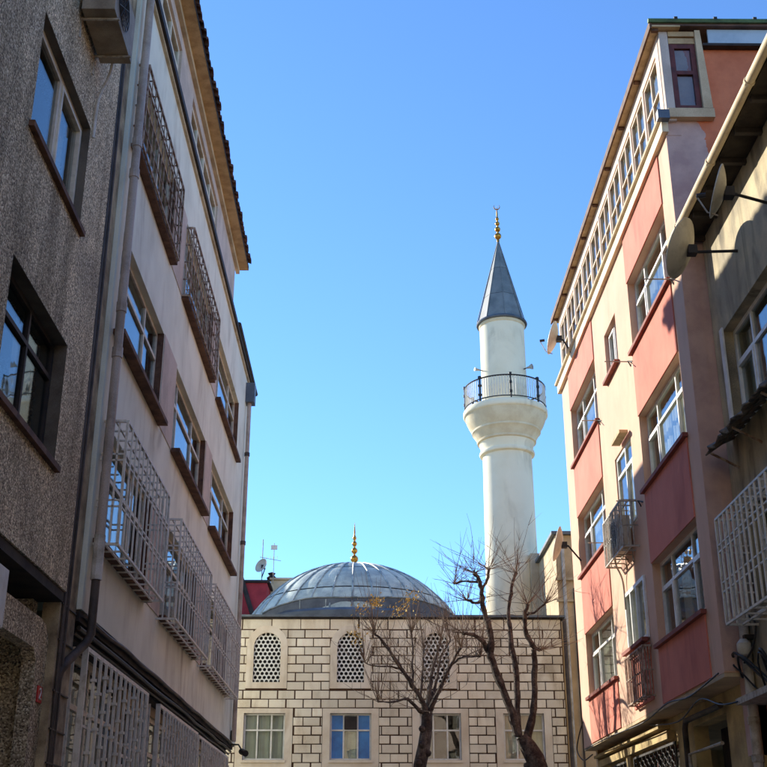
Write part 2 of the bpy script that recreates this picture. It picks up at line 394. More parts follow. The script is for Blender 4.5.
# recessed mauve strips beside the window openings
for r in rows:
    v0, v1 = rows[r]
    for (a, b), k in ((AY, 0), (BY, 1), (CY, 2)):
        cur = [] if (r, k) in ((2, 1), (2, 0)) else [(.55, .98, 'curtain')]
        if (r, k) == (1, 1): cur = [(.02, .5, 'curtain'), (.6, .98, 'curtain')]
        window(FL, LB, a, b, v0, v1, n=-.1, cols=(.2, .68), transom=.68, mat='beige_frame', fw=.065, sash=(0,), cur=cur, blind=[(.7, .99, random.uniform(.2, .8)), (.02, .2, random.uniform(.1, .9))] if random.random() < .6 else [(.2, .68, random.uniform(.1, .35))], sill=.08, sillmat='rust_trim', sillout=.16 if r == 2 else .12)
    for (a, b) in (AY, BY, CY):          # brown render to the reveals' far side
        m = MB(); FL.box(m, b - .008, b + .012, v0, v1, -.22, .004); m.build('reveal_strip', 'rust_trim', LB)
# faded plaster piers between the windows
for (a, b) in ((17.46, 18.72), (22.66, 23.62)):
    for r in (1, 2, 3):
        m = MB(); FL.box(m, a, b, rows[r][0] - .04, rows[r][1] + .02, .001, .014); m.build('plaster_pier', 'mauve_wall', LB)
# ledge under the attic, attic, eaves
m = MB(); FL.box(m, 13.7, 30.75, 13.862, 13.98, -.3, .1); m.build('attic_ledge', 'dark_trim', LB)
m = MB(); FL.box(m, 13.7, 30.7, 13.80, 13.858, -.1, .05); m.build('ledge_moulding', 'beige_band', LB)
FA = face_left(-3.46)
aw = [(13.9, 17.35, 14.05, 15.25), (18.75, 22.75, 14.05, 15.25)]
wall(FA, 'attic_wall', 13.2, 26.2, 13.985, 15.62, aw, 'mauve_wall', LB, .2)
MB().box((-11, 26.0, 13.985), (-3.665, 26.2, 15.62)).build('attic_end_wall', 'mauve_wall', LB)
for a in aw: window(FA, LB, *a, n=-.05, cols=(.25, .5, .75), transom=.62, mat='beige_frame', fw=.08, cur=[(.5, .97, 'curtain')])
MB().box((-11, 26.25, 13.99), (-3.42, 30.55, 14.06)).build('terrace_roof', 'roof_sheet', LB)
MB().box((-3.62, 12.9, 15.63), (-3.16, 26.55, 15.68)).build('soffit', 'timber_soffit', LB)
MB().box((-3.47, 12.9, 15.5), (-3.38, 26.5, 15.628)).build('soffit_moulding', 'beige_band', LB)
m = MB().prism([(-3.2, 12.9, 15.685), (-3.2, 12.9, 15.76), (-9.5, 12.9, 18.2), (-9.5, 12.9, 18.1)], (0, 13.7, 0)); m.build('roof', 'roof_sheet', LB)
MB().box((-3.2, 12.9, 15.635), (-3.16, 26.56, 15.75)).build('fascia_board', 'dark_trim', LB)
tl = MB()
for k in range(7):
    w0, w1 = math.pi * k / 7, math.pi * (k + 1) / 7
    o_, i_ = .115, .095
    for (ra) in (o_, i_):
        tl.quad((0, ra * math.cos(w0), ra * math.sin(w0)), (0, ra * math.cos(w1), ra * math.sin(w1)), (-.5, .85 * ra * math.cos(w1), .85 * ra * math.sin(w1) + .19), (-.5, .85 * ra * math.cos(w0), .85 * ra * math.sin(w0) + .19))
    tl.quad((0, o_ * math.cos(w0), o_ * math.sin(w0)), (0, o_ * math.cos(w1), o_ * math.sin(w1)), (0, i_ * math.cos(w1), i_ * math.sin(w1)), (0, i_ * math.cos(w0), i_ * math.sin(w0)))
TILE = tl.mesh('roof_tile', 'roof_tile', (0, 0, 0), fix=False)
y = 13.0
while y < 26.5:
    for row in range(3):
        o = bpy.data.objects.new('roof_tile', TILE); o.rotation_euler = (random.uniform(-.08, .08), random.uniform(-.05, .05), random.uniform(-.05, .05))
        reg(o, (-3.09 - .38 * row + random.uniform(-.025, .025), y, 15.73 + .15 * row + random.uniform(-.012, .012)), LB)
    y += .225
# terrace gutter and second downpipe at the far corner
MB().tube([(-3.3, 26.3, 14.0), (-3.3, 30.9, 13.96)], .06, 8).build('gutter', 'dark_trim', LB, True)
pp = MB().tube([(-3.3, 29.4, 13.1), (-3.3, 29.4, 4.35)], .055, 8).build('downpipe', 'pipe_mauve', LB, True)
MB().box((-3.4, 29.25, 13.1), (-3.16, 29.6, 13.65)).build('hopper_head', 'dark_lead', pp)
for z in (11.6, 9.2, 6.6): MB().tube([(-3.3, 29.4, z), (-3.3, 29.4, z + .1)], .072, 8).build('pipe_collar', 'pipe_brown', pp)
# near downpipe with joints and the bent lower run
dp = MB().tube([(-3.29, 13.86, 16), (-3.29, 13.86, 5.2)], .058, 10).build('downpipe', 'pipe_mauve', LB, True)
for z in (14.2, 10.85, 10.35, 8.3, 7.65): MB().tube([(-3.29, 13.86, z), (-3.29, 13.86, z + .14)], .07, 10).build('pipe_collar', 'pipe_mauve', dp)
MB().tube([(-3.29, 13.86, 5.3), (-3.29, 13.86, 4.75)], .068, 10).build('pipe_joint', 'pipe_white', dp)
MB().tube([(-3.29, 13.86, 4.8), (-3.29, 13.86, 4.1), (-3.33, 13.8, 3.98), (-3.42, 13.42, 3.72), (-3.46, 13.3, 3.6), (-3.5, 13.28, 3.4), (-3.5, 13.3, .1)], .052, 10).build('downpipe', 'pipe_brown', LB, True)
# joint wall between the two blocks
m = MB(); FL.box(m, 13.02, 13.745, 0, 15.5, -.25, -.06); m.build('joint_wall', 'joint_plaster', LB)
for u, r_ in ((13.12, .018), (13.2, .012), (13.3, .02)):
    MB().tube(smooth_path([(-3.44, u, 12), (-3.435, u + .02, 8), (-3.44, u - .02, 4.5), (-3.46, u + .05, 2)]), r_, 6).build('cable', 'pipe_brown', LB, True)
for z in (3.9, 3.35, 2.95, 4.3, 2.6):
    MB().box((-3.455, 13.05, z), (-3.44, 13.72, z + .015)).build('cable_tie', 'dark_plastic', LB)
# ground floor: recessed wall, beam, cables
FG = face_left(-3.75)
gw = [(14.1, 18.2, .9, 4.1), (18.45, 19.3, 1.2, 3.9), (19.5, 23.7, .9, 3.95), (24.2, 28.9, .9, 3.95)]
wall(FG, 'ground_floor_wall', 13.75, 30.6, 0, 4.36, gw, 'beige_band', LB, .2)
window(FG, LB, *gw[0], n=-.05, cols=(.12, .25, .5, .75), transom=.8, mat='beige_frame', fw=.08, cur=[(.12, .9, 'curtain')])
window(FG, LB, *gw[1], n=-.05, cols=(), transom=.72, mat='white_frame', fw=.06)
for g_ in gw[2:]: window(FG, LB, *g_, n=-.05, cols=(.25, .5, .75), transom=.8, mat='beige_frame', fw=.08, cur=[(.1, .9, 'curtain')])
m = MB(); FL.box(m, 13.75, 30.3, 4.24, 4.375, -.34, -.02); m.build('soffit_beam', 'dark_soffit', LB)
m = MB(); FL.box(m, 13.75, 30.1, 4.1, 4.235, -.34, -.16); m.build('lower_beam', 'dark_trim', LB)
for n_, z, r_ in ((.015, 4.33, .028), (-.05, 4.2, .03), (-.1, 4.13, .022)):
    pts = [(-3.4 + n_, 13.9 + 1.25 * k, z + random.uniform(-.02, .02)) for k in range(14)]
    MB().tube(smooth_path(pts), r_, 6).build('cable', 'dark_plastic' if n_ < 0 else 'pipe_brown', LB, True)

def flat_grille(parent, fr, u0, u1, v0, v1, n, sp, mat, rails, knobs=True):
    g = MB(); t = .02
    fr.box(g, u0, u1, v1 - .05, v1, n - .02, n + .02)
    fr.box(g, u0, u0 + .05, v0, v1 - .05, n - .02, n + .02); fr.box(g, u1 - .05, u1, v0, v1 - .05, n - .02, n + .02)
    for z in rails: fr.box(g, u0 + .05, u1 - .05, z, z + .03, n - .012, n + .012)
    g = g.build('window_grille', mat, parent)
    k = int((u1 - u0) / sp)
    for i in range(1, k):
        u = u0 + (u1 - u0) * i / k
        b = bar('bar', fr.P(u - .017, v0, n - .016 + .04), fr.P(u + .017, v1 - .06, n + .016 + .04), mat, g); b.rotation_euler.x = random.uniform(-.004, .004)
    if knobs:
        kn = MB()
        for i in range(1, k):
            u = u0 + (u1 - u0) * i / k
            z = v1 - .25 - .12 * (i % 3)
            while z > v0:
                fr.box(kn, u - .03, u + .03, z, z + .035, n + .005, n + .075); z -= .42
        tag(kn.build('bar_knobs', mat, g), kind='stuff')
    # returns to the wall at both ends
    for u in (u0, u1 - .04):
        for i in range(3):
            bar('bar', fr.P(u, v0, n - .05 - .12 * i), fr.P(u + .03, v1, n - .02 - .12 * i), mat, g)
    return g
flat_grille(LB, FL, 14.2, 18.35, .8, 4.02, 0, .3, 'pale_iron', (3.1, 2.2, 1.3))
flat_grille(LB, FL, 19.4, 23.9, .8, 4.0, 0, .3, 'pale_iron', (3.1, 2.2, 1.3))
flat_grille(LB, FL, 24.05, 29.2, .8, 3.98, 0, .32, 'pale_iron', (3.1, 2.2, 1.3))

def basket(parent, fr, u0, u1, v0, v1, d, sp, mat, rails, t=.011, tie=.34, base_=True):
    """projecting window cage"""
    g = MB(); q = .016
    for z in (v0, v1): fr.box(g, u0, u1, z - q, z + q, d - q, d + q)
    for u in (u0, u1):
        fr.box(g, u - q, u + q, v0 + q, v1 - q, d - q, d + q)
        for z in (v0, v1): fr.box(g, u - q, u + q, z - q, z + q, 0, d - q)
    for z in rails:
        fr.box(g, u0 + q, u1 - q, z - .011, z + .011, d - .011, d + .011)
        for u in (u0, u1): fr.box(g, u - .011, u + .011, z - .011, z + .011, 0, d - .011)
    o = g.build('window_grille', mat, parent)
    k = int((u1 - u0) / sp)
    for i in range(1, k):
        u = u0 + (u1 - u0) * i / k
        u += random.uniform(-.014, .014)
        b_ = bar('bar', fr.P(u - t, v0 + q, d - t + .012), fr.P(u + t, v1 - q, d + t + .012), mat, o); b_.rotation_euler.x = random.uniform(-.008, .008); b_.rotation_euler.y = random.uniform(-.006, .006)
    k = int((u1 - u0) / tie)
    for z in ((v0, v1)):
        for i in range(1, k):
            u = u0 + (u1 - u0) * i / k
            bar('bar', fr.P(u - t, z - t, 0), fr.P(u + t, z + t, d - q), mat, o)
        bar('bar', fr.P(u0 + q, z - t, d * .5 - t), fr.P(u1 - q, z + t, d * .5 + t), mat, o)
    for u in (u0, u1):
        for w in (.33, .66): bar('bar', fr.P(u - t, v0 + q, d * w - t), fr.P(u + t, v1 - q, d * w + t), mat, o)
    return o
basket(LB, FL, 13.98, 17.3, 5.22, 6.82, .3, .27, 'pale_iron', (5.7, 5.78, 6.3, 6.38))
basket(LB, FL, 18.55, 22.5, 5.2, 6.82, .3, .28, 'pale_iron', (5.7, 5.78, 6.3, 6.38))
basket(LB, FL, 23.3, 28.2, 5.2, 6.82, .28, .3, 'pale_iron', (5.7, 5.78, 6.3, 6.38))
basket(LB, FL, 14.0, 17.4, 10.98, 12.35, .15, .25, 'rust_iron', (11.3, 11.65, 12.0), t=.008)
basket(LB, FL, 18.7, 22.6, 10.98, 12.35, .15, .25, 'rust_iron', (11.3, 11.65, 12.0), t=.008)

# ------------------------------------------------------------------ LEFT NEAR: grey pebble-dash block
GB = thing('pebble_dash_block', (-3.4, 5, 0), 'dark grey pebble-dash apartment block nearest on the left', 'building')
gh = [(9.8, 11.9, 8.42, 9.8), (9.82, 11.95, 5.56, 6.96), (6.2, 8.15, 8.42, 9.8), (6.2, 8.15, 5.56, 6.96), (9.8, 11.9, 11.3, 12.7)]
wall(FL, 'wall', -3, 13.0, 4.42, 15.5, gh, 'pebble_dash', GB, .3, rmat='reveal_grey')
shell(GB, -10, -3.705, -3, 13.0, 0, 15.48, (4.5, 7.3, 10.15, 13, 15.48), back='x0', wmat='pebble_dash')
MB().box((-6.6, -2.7, .1), (-6.5, 12.7, 15.2)).build('partition', 'room', GB)
for i, h in enumerate(gh):
    if i in (0, 2, 4): window(FL, GB, *h, n=-.1, cols=(.52,), transom=None, mat='beige_frame', fw=.09, sash=(1,), cur=[(.7, .98, 'curtain')], sill=.06, sillmat='rust_trim', sillout=.06)
    else: window(FL, GB, *h, n=-.14, cols=(.55,), transom=.7, mat='dark_trim', fw=.06, cur=[(.6, .98, 'curtain')], sill=.06, sillmat='rust_trim', sillout=.06)
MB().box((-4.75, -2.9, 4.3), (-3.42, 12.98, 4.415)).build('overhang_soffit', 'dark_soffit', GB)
MB().box((-4.75, -2.7, 0), (-4.6, 13.0, 4.29)).build('recessed_wall', 'dark_soffit', GB)  # wall coloured dark to stand in for the shade of the recess
cl = MB().prism([(-3.7, 12.62, 0), (-3.7, 13.05, 0), (-3.7, 13.05, 3.75), (-3.7, 13.0, 3.92), (-3.7, 12.85, 4.03), (-3.7, 12.7, 4.06), (-3.7, 8, 4.06), (-3.7, 8, 3.72), (-3.7, 12.5, 3.72), (-3.7, 12.62, 3.6)], (.15, 0, 0))
cl.build('porch_frame', 'pebble_dash', GB)
np_ = thing('house_number_plate', (-3.55, 12.85, 3.2), 'small red house number plate on the pebble-dash porch pillar', 'sign')
MB().box((-3.549, 12.78, 3.2), (-3.535, 12.95, 3.37)).build('plate', 'plate_red', np_)
dg = MB(); pth = [(12.83, 3.325), (12.845, 3.345), (12.875, 3.345), (12.89, 3.325), (12.885, 3.3), (12.835, 3.24), (12.9, 3.24)]
for (a, b), (c, d) in zip(pth, pth[1:]): dg.tube([(-3.532, a, b), (-3.532, c, d)], .009, 5)
dg.build('numeral', 'white_plastic', np_)

def ac_unit(name, c, w, h, d, axis, label, group, mat='white_plastic'):
    """outdoor unit; c = back-bottom centre; axis = outward (+1 = +x, -1 = -x)"""
    t = thing(name, c, label, 'air conditioner', group); x, y, z = c; s = axis
    MB().box((x + s * .04, y - w / 2, z), (x + s * d, y + w / 2, z + h)).build('casing', mat, t)
    f = MB(); 
    for k in range(5):
        r_ = h * .42 * (k + 1) / 5
        f.tube([(x + s * (d + .012), y - w * .12 + r_ * math.cos(a * math.pi / 12), z + h / 2 + r_ * math.sin(a * math.pi / 12)) for a in range(25)], .006, 4, False)
    for k in range(6):
        a = math.pi * k / 6; r_ = h * .42
        f.tube([(x + s * (d + .014), y - w * .12 - r_ * math.cos(a), z + h / 2 - r_ * math.sin(a)), (x + s * (d + .014), y - w * .12 + r_ * math.cos(a), z + h / 2 + r_ * math.sin(a))], .005, 4)
    f.build('fan_guard', 'dark_plastic', t)
    for e in (-.34, .34):
        MB().tube([(x, y + e * w, z - .28), (x, y + e * w, z - .02), (x + s * (d + .03), y + e * w, z - .02)], .018, 5).build('bracket', 'grey_iron', t)
    MB().tube(smooth_path([(x + s * .2, y + w * .5, z + .1), (x + s * .15, y + w * .56, z - .15), (x + s * .04, y + w * .6, z - .45), (x + s * .02, y + w * .62, z - 1)]), .02, 6).build('hose', 'pipe_white', t, True)
    return t
ac_unit('air_conditioner', (-3.4, 11.35, 10.72), 1.0, .66, .42, 1, 'outdoor air conditioner on brackets high on the pebble-dash block', 'air conditioners', 'air_con_tan')
ac_unit('air_conditioner', (-3.55, 9.75, 3.5), .9, .5, .36, 1, 'white wall box under the pebble-dash overhang at the left edge', 'air conditioners')

# ------------------------------------------------------------------ RIGHT: salmon apartment block
FR = face_right(5.0)
RB = thing('salmon_apartment_block', (5, 22.6, 0), 'salmon and peach five-storey apartment block in sunlight on the right', 'building')
far, mid, near = (24.1, 27.4), (21.25, 22.85), (17.42, 20.45)
rr = {1: (5.14, 6.56), 2: (7.94, 9.36), 3: (10.7, 12.14)}
rh = [(*c, *rr[r]) for r in rr for c in (far, near)] + [(21.05, 22.75, 5.38, 6.5), (21.25, 22.8, 7.6, 9.3), (21.72, 22.9, 11.08, 12.14)]
wall(FR, 'wall', 16.8, 28.5, 4.12, 13.12, rh, 'peach_wall', RB, .26)
# side and rear
gm = MB(); gm.box((5.265, 16.8, 3.0), (14, 17.0, 14.95)); gm.build('gable_wall', 'patched_gable', RB)
MB().box((5.001, 16.79, 4.14), (5.264, 16.798, 13.1)).build('gable_pilaster', 'patched_gable', RB)
MB().box((5.027, 16.79, 13.11), (5.264, 16.9, 13.395)).build('gable_infill', 'patched_gable', RB)
MB().box((5.265, 28.3, 3), (14, 28.5, 13.4)).build('end_wall', 'tan_render', RB)
MB().box((13.8, 17.02, 0), (14, 28.28, 14.9)).build('rear_wall', 'tan_render', RB)
for z in (7.15, 10.0, 12.9): MB().box((5.27, 17.03, z - .12), (13.7, 28.2, z)).build('floor_slab', 'room', RB)
MB().box((5.0, 16.81, 4.06), (13.7, 28.49, 4.115)).build('overhang_slab', 'tan_render', RB)
MB().box((8, 17.1, 4.2), (8.1, 28.2, 13.3)).build('partition', 'room', RB)
for r in (1, 2, 3):
    v0, v1 = rr[r]; pv0 = 4.135 if r == 1 else rr[r - 1][1] + .006
    for (a, b), nm in ((far, 'f'), (near, 'n')):
        m = MB(); FR.box(m, a, b, pv0, v0 - .075, .001, .022); m.build('spandrel_panel', 'salmon_panel', RB)
        cur = {('f', 1): [(.02, .98, 'curtain')], ('f', 2): [(.3, .98, 'curtain')], ('f', 3): [(.45, .98, 'curtain')], ('n', 3): [(.3, .98, 'curtain')], ('n', 2): [(.02, .98, 'curtain')], ('n', 1): [(.6, .8, 'curtain')]}[(nm, r)]
        window(FR, RB, a, b, v0, v1, n=-.14, cols=(.28, .72), transom=.68, mat='white_frame', fw=.06, sash=(0, 2), cur=cur, sill=.06, sillmat='salmon_sill', sillout=.09)
    if r == 3:
        pass
for (a, b) in (far, near):
    m = MB(); FR.box(m, a, b, rr[3][1] + .006, 13.1, .001, .022); m.build('spandrel_panel', 'salmon_panel', RB)
m = MB(); FR.box(m, 21.1, 22.7, 4.3, 5.3, .001, .02); m.build('spandrel_panel', 'salmon_panel', RB)
window(FR, RB, 21.05, 22.75, 5.38, 6.5, n=.04, cols=(.4, .7), transom=None, fw=.07, cur=[(.02, .98, 'curtain')], sill=.05, sillmat='salmon_sill', sillout=.16, ft=.1)
window(FR, RB, 21.25, 22.8, 7.6, 9.3, n=-.03, cols=(.45,), transom=.74, fw=.07, sash=(0,), cur=[(.02, .98, 'curtain')])
window(FR, RB, 21.72, 22.9, 11.08, 12.14, n=-.1, cols=(.5,), transom=None, fw=.06, sash=(1,), cur=[(.5, .98, 'curtain')], sill=.05, sillmat='salmon_sill', sillout=.1)
basket(RB, FR, 21.25, 23.0, 7.1, 7.98, .3, .13, 'grey_iron', (7.5,), tie=.3)
basket(RB, FR, 21.0, 22.55, 4.36, 5.22, .16, .14, 'rust_iron', (4.8,), tie=.3)
ac_unit('air_conditioner', (4.98, 22.1, 7.2), .95, .6, .28, -1, 'air conditioner inside the small balcony cage on the salmon block', 'air conditioners', 'dish_cream')
MB().box((4.8, 21.3, 9.36), (4.97, 22.1, 9.42)).build('lamp_canopy', 'timber_soffit', RB)
# cornice, attic storey
m = MB(); FR.box(m, 16.7, 28.7, 13.125, 13.36, -.025, .085); m.build('cornice', 'cornice_cream', RB)
MB().tube([(4.9, 16.66, 13.4), (4.9, 28.75, 13.41)], .05, 8).build('gutter', 'cornice_cream', RB, True)
MB().box((4.82, 16.52, 13.28), (5.02, 16.65, 13.45)).build('gutter_outlet', 'dark_lead', RB)
FAt = face_right(5.03)
nwin = 10; edges = [17.0 + 1.14 * k for k in range(nwin + 1)]
ah = [(edges[k] + .05, edges[k + 1] - .05, 13.5, 14.95) for k in range(nwin)]
wall(FAt, 'attic_wall', 16.85, 28.5, 13.365, 15.24, ah, 'attic_cream', RB, .1)
for k, h in enumerate(ah):
    window(FAt, RB, *h, n=-.02, cols=(.5,), transom=.52, mat='attic_cream', fw=.05, cur=[(.01, .99, 'curtain')], cd=.075)
MB().box((4.9, 16.6, 15.25), (5.4, 28.8, 15.28)).build('soffit', 'timber_soffit', RB)
for k in range(9): MB().box((4.91, 16.65 + 1.48 * k, 15.2), (5.02, 16.72 + 1.48 * k, 15.246)).build('rafter_end', 'rust_trim', RB)
MB().box((4.9, 16.62, 15.285), (9.5, 28.8, 15.36)).build('roof', 'roof_sheet', RB)
MB().box((4.86, 16.6, 15.22), (4.895, 28.82, 15.37)).build('fascia_board', 'rust_trim', RB)
rv = MB().tube([(4.84, 16.6, 15.37), (7.2, 16.6, 15.375), (9.5, 16.6, 15.38)], .045, 6).build('roof_edge', 'green_sheet', RB)
for k in range(6): MB().box((5.3 + .7 * k, 16.56, 15.38), (5.36 + .7 * k, 16.62, 15.44)).build('roof_clip', 'dark_trim', rv)
# attic gable: timber window, post, translucent sheets
FS = face_front(16.8)
MB().box((5.04, 16.72, 13.365), (5.19, 16.845, 15.23)).build('corner_post', 'mauve_wall', RB)
window(FS, RB, 5.2, 5.66, 13.6, 14.98, n=.06, cols=(), transom=.56, mat='brown_frame', fw=.09, cur=[(.1, .9, 'curtain')])
m = MB(); FS.box(m, 5.2, 5.66, 14.985, 15.1, .02, .07); FS.box(m, 5.2, 5.66, 15.13, 15.23, .02, .09); m.build('boarded_head', 'timber_soffit', RB)
MB().prism([(5.665, 16.68, 13.6), (5.83, 16.68, 13.6), (5.76, 16.68, 15.24), (5.665, 16.68, 15.24)], (0, .115, 0)).build('pale_post', 'tan_render', RB)
m = MB(); FS.box(m, 5.05, 5.84, 13.4, 13.58, .01, .14); m.build('attic_sill', 'tan_render', RB)
MB().box((5.785, 16.66, 14.9), (9.4, 16.785, 14.95)).build('sheet_rail', 'dark_trim', RB)
for k in range(3):
    MB().box((5.9 + 1.15 * k, 16.7, 14.955), (7.03 + 1.15 * k, 16.74, 15.27)).build('translucent_sheet', 'blue_sheet', RB)
# clothes-line arms at the sills
for u, z, l in ((20.75, 10.62, .5), (17.3, 10.62, .5), (23.95, 7.86, .45), (20.9, 7.86, .45), (24.0, 10.62, .4)):
    MB().tube([(5.0, u, z), (5 - l, u, z)], .012, 5).build('clothes_line_arm', 'grey_iron', RB)
    MB().tube([(5.0, u - .04, z - .12), (4.95, u - .02, z), (5.0, u - .2, z - .08)], .014, 5).build('arm_bracket', 'dark_plastic', RB)
for k in range(4): MB().tube([(4.9, 18.5 + 2.6 * k, 13.42), (5.02, 18.5 + 2.6 * k, 13.75)], .012, 5).build('gutter_stay', 'grey_iron', RB)
# ground floor
FGr = face_right(5.42)
rgh = [(25.6, 28.0, 1.2, 3.62), (21.4, 24.9, 1.2, 3.62), (18.35, 20.3, .05, 3.75)]
wall(FGr, 'ground_floor_wall', 16.8, 28.5, 0, 4.055, rgh, 'ground_floor_tan', RB, .25)
for h in rgh[:2]: window(FGr, RB, *h, n=-.15, cols=(.33, .66), transom=.7, mat='brown_frame', fw=.06, cur=[(.05, .95, 'curtain')])
dr = MB(); FGr.box(dr, 18.4, 20.25, .05, 3.7, -.5, -.44); d_ = dr.build('door', 'dark_trim', RB)
m = MB(); FGr.box(m, 18.5, 18.58, 1.0, 1.2, -.437, -.38); m.build('handle', 'grey_iron', d_)
for (a, b, z0, z1, n0) in ((21.6, 28.4, 3.68, 3.82, .14), (21.9, 28.45, 3.88, 3.94, .22)):
    m = MB(); FGr.box(m, a, b, z0, z1, .002, n0); m.build('fascia_ledge', 'ground_floor_tan', RB)
m = MB(); FGr.box(m, 25.0, 25.45, 0, 3.69, .002, .1); m.build('pilaster', 'ground_floor_tan', RB)
for (a, b, c, d) in rgh[:2]:
    w = MB(); nn = .05
    u = a + .12
    k = 0
    while u < b:
        z = c + .1 + (.1 if k % 2 else 0)
        while z < d - .05:
            w.tube([FGr.P(u + .1 * math.cos(t * math.pi / 4), z + .1 * math.sin(t * math.pi / 4), nn) for t in range(9)], .011, 4, False); z += .2
        u += .17; k += 1
    FGr.box(w, a, b, d - .04, d, nn - .015, nn + .015); FGr.box(w, a, b, c, c + .04, nn - .015, nn + .015); FGr.box(w, a, b, 3.08, 3.12, nn - .015, nn + .015)
    FGr.box(w, a, a + .04, c + .04, d - .04, nn - .015, nn + .015); FGr.box(w, b - .04, b, c + .04, d - .04, nn - .015, nn + .015)
    tag(w.build('scroll_ironwork', 'black_iron', RB), kind='stuff')
MB().tube([FGr.P(20.4, .1, .12), FGr.P(20.4, 3.72, .12), FGr.P(20.3, 3.84, .12), FGr.P(18.2, 3.84, .12)], .05, 8).build('service_pipe', 'pipe_brown', RB, True)
MB().tube([FGr.P(20.25, .1, .12), FGr.P(20.25, 3.3, .12), FGr.P(18.3, 3.3, .12)], .03, 8).build('service_pipe', 'grey_iron', RB, True)
MB().tube(smooth_path([FR.P(28.2, 4.08, .03), FR.P(25, 4.05, .05), FR.P(22, 4.0, .03), FR.P(20, 4.09, .06), FR.P(18.6, 4.02, .05), FR.P(16.9, 4.12, .06)]), .013, 6).build('cable', 'dark_plastic', RB, True)
MB().tube(smooth_path([FR.P(22.5, 4.0, -.2), FR.P(20, 3.8, -.1), FR.P(18.4, 3.95, -.05), FR.P(17, 3.7, 0), FR.P(16.3, 3.75, -.3)]), .012, 6).build('cable', 'dark_plastic', RB, True)
MB().tube(smooth_path([FR.P(28.3, 4.7, .03), FR.P(28.7, 4.4, .08), FR.P(28.9, 4.1, .1), FR.P(28.4, 3.85, .05), FR.P(27.5, 3.9, 0)]), .016, 6).build('cable', 'dark_plastic', RB, True)

# ------------------------------------------------------------------ RIGHT NEAR: stained yellow house
FN = face_right(5.4)
NB = thing('stained_yellow_house', (5.4, 8, 0), 'weathered yellow-grey house with deep eaves at the right edge', 'building')
nh = [(13.9, 16.32, 7.55, 9.2), (13.9, 16.2, 4.85, 6.3), (9.5, 12, 7.55, 9.2)]
wall(FN, 'wall', -3, 16.78, 3.75, 11.05, nh, 'yellow_stucco', NB, .3)
shell(NB, 5.705, 13, -3, 16.78, 0, 10.9, (4.0, 7.0, 10.3, 10.9), back='x1', wmat='yellow_stucco')
MB().box((8.5, -2.7, .1), (8.6, 16.5, 10.1)).build('partition', 'room', NB)
window(FN, NB, *nh[0], n=-.16, cols=(.3, .65), transom=.66, mat='white_frame', fw=.07, sash=(0, 2), cur=[(.75, .99, 'curtain')], sill=.04, sillmat='white_frame', sillout=.05)
window(FN, NB, *nh[1], n=-.16, cols=(.33, .66), transom=.72, mat='white_frame', fw=.07, cur=[(.72, .99, 'curtain'), (.02, .3, 'curtain')], sill=.04, sillmat='white_frame', sillout=.05)
window(FN, NB, *nh[2], n=-.16, cols=(.5,), transom=.7, fw=.07)
m = MB(); FN.box(m, 16.26, 16.4, 7.5, 9.25, .002, .03); m.build('window_surround', 'white_frame', NB)
basket(NB, FN, 13.6, 16.3, 4.7, 6.2, .44, .2, 'pale_iron', (5.15, 5.28, 5.72, 5.82), t=.013)
# ragged corrugated canopy between the floors
cm = MB(); cu = [(12.0 + 4.45 * i / 60) for i in range(61)]
prof = [(5.42, 7.52), (5.2, 7.42), (4.95, 7.25)]
for i in range(60):
    for (xa, za), (xb, zb) in zip(prof, prof[1:]):
        f = lambda k, x, z: (x - (.0 if x > 5 else .05 * math.sin(k * 1.7) * math.sin(k * .37)), cu[k], z + .022 * math.sin(k * 1.9) + (.0 if x > 5 else .03 * math.sin(k * .8)))
        cm.quad(f(i, xa, za), f(i + 1, xa, za), f(i + 1, xb, zb), f(i, xb, zb))
cmo = cm.build('canopy', 'canopy_sheet', NB, True, fix=False)
sm = cmo.modifiers.new('solid', 'SOLIDIFY'); sm.thickness = .025
for u in (12.6, 13.9, 15.2, 16.3): MB().tube([FN.P(u, 7.0, .0), FN.P(u, 7.22, .4)], .02, 5).build('canopy_bracket', 'rust_iron', NB)
# eaves
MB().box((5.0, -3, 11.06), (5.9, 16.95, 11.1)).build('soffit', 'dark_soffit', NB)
for k in range(18): MB().box((5.02, 16.6 - .75 * k, 10.98), (5.42, 16.68 - .75 * k, 11.055)).build('rafter_end', 'dark_trim', NB)
MB().prism([(4.98, -3, 11.105), (4.98, -3, 11.17), (9.2, -3, 13.0), (9.2, -3, 12.9)], (0, 20.0, 0)).build('roof', 'roof_sheet', NB)
MB().tube([(4.93, -3, 11.1), (4.93, 17.0, 11.1)], .065, 10).build('gutter', 'cornice_cream', NB, True)
for k in range(9): MB().tube([(4.93, 16.4 - 1.9 * k, 11.1), (4.93, 16.45 - 1.9 * k, 11.1)], .078, 10).build('gutter_bracket', 'cornice_cream', NB)
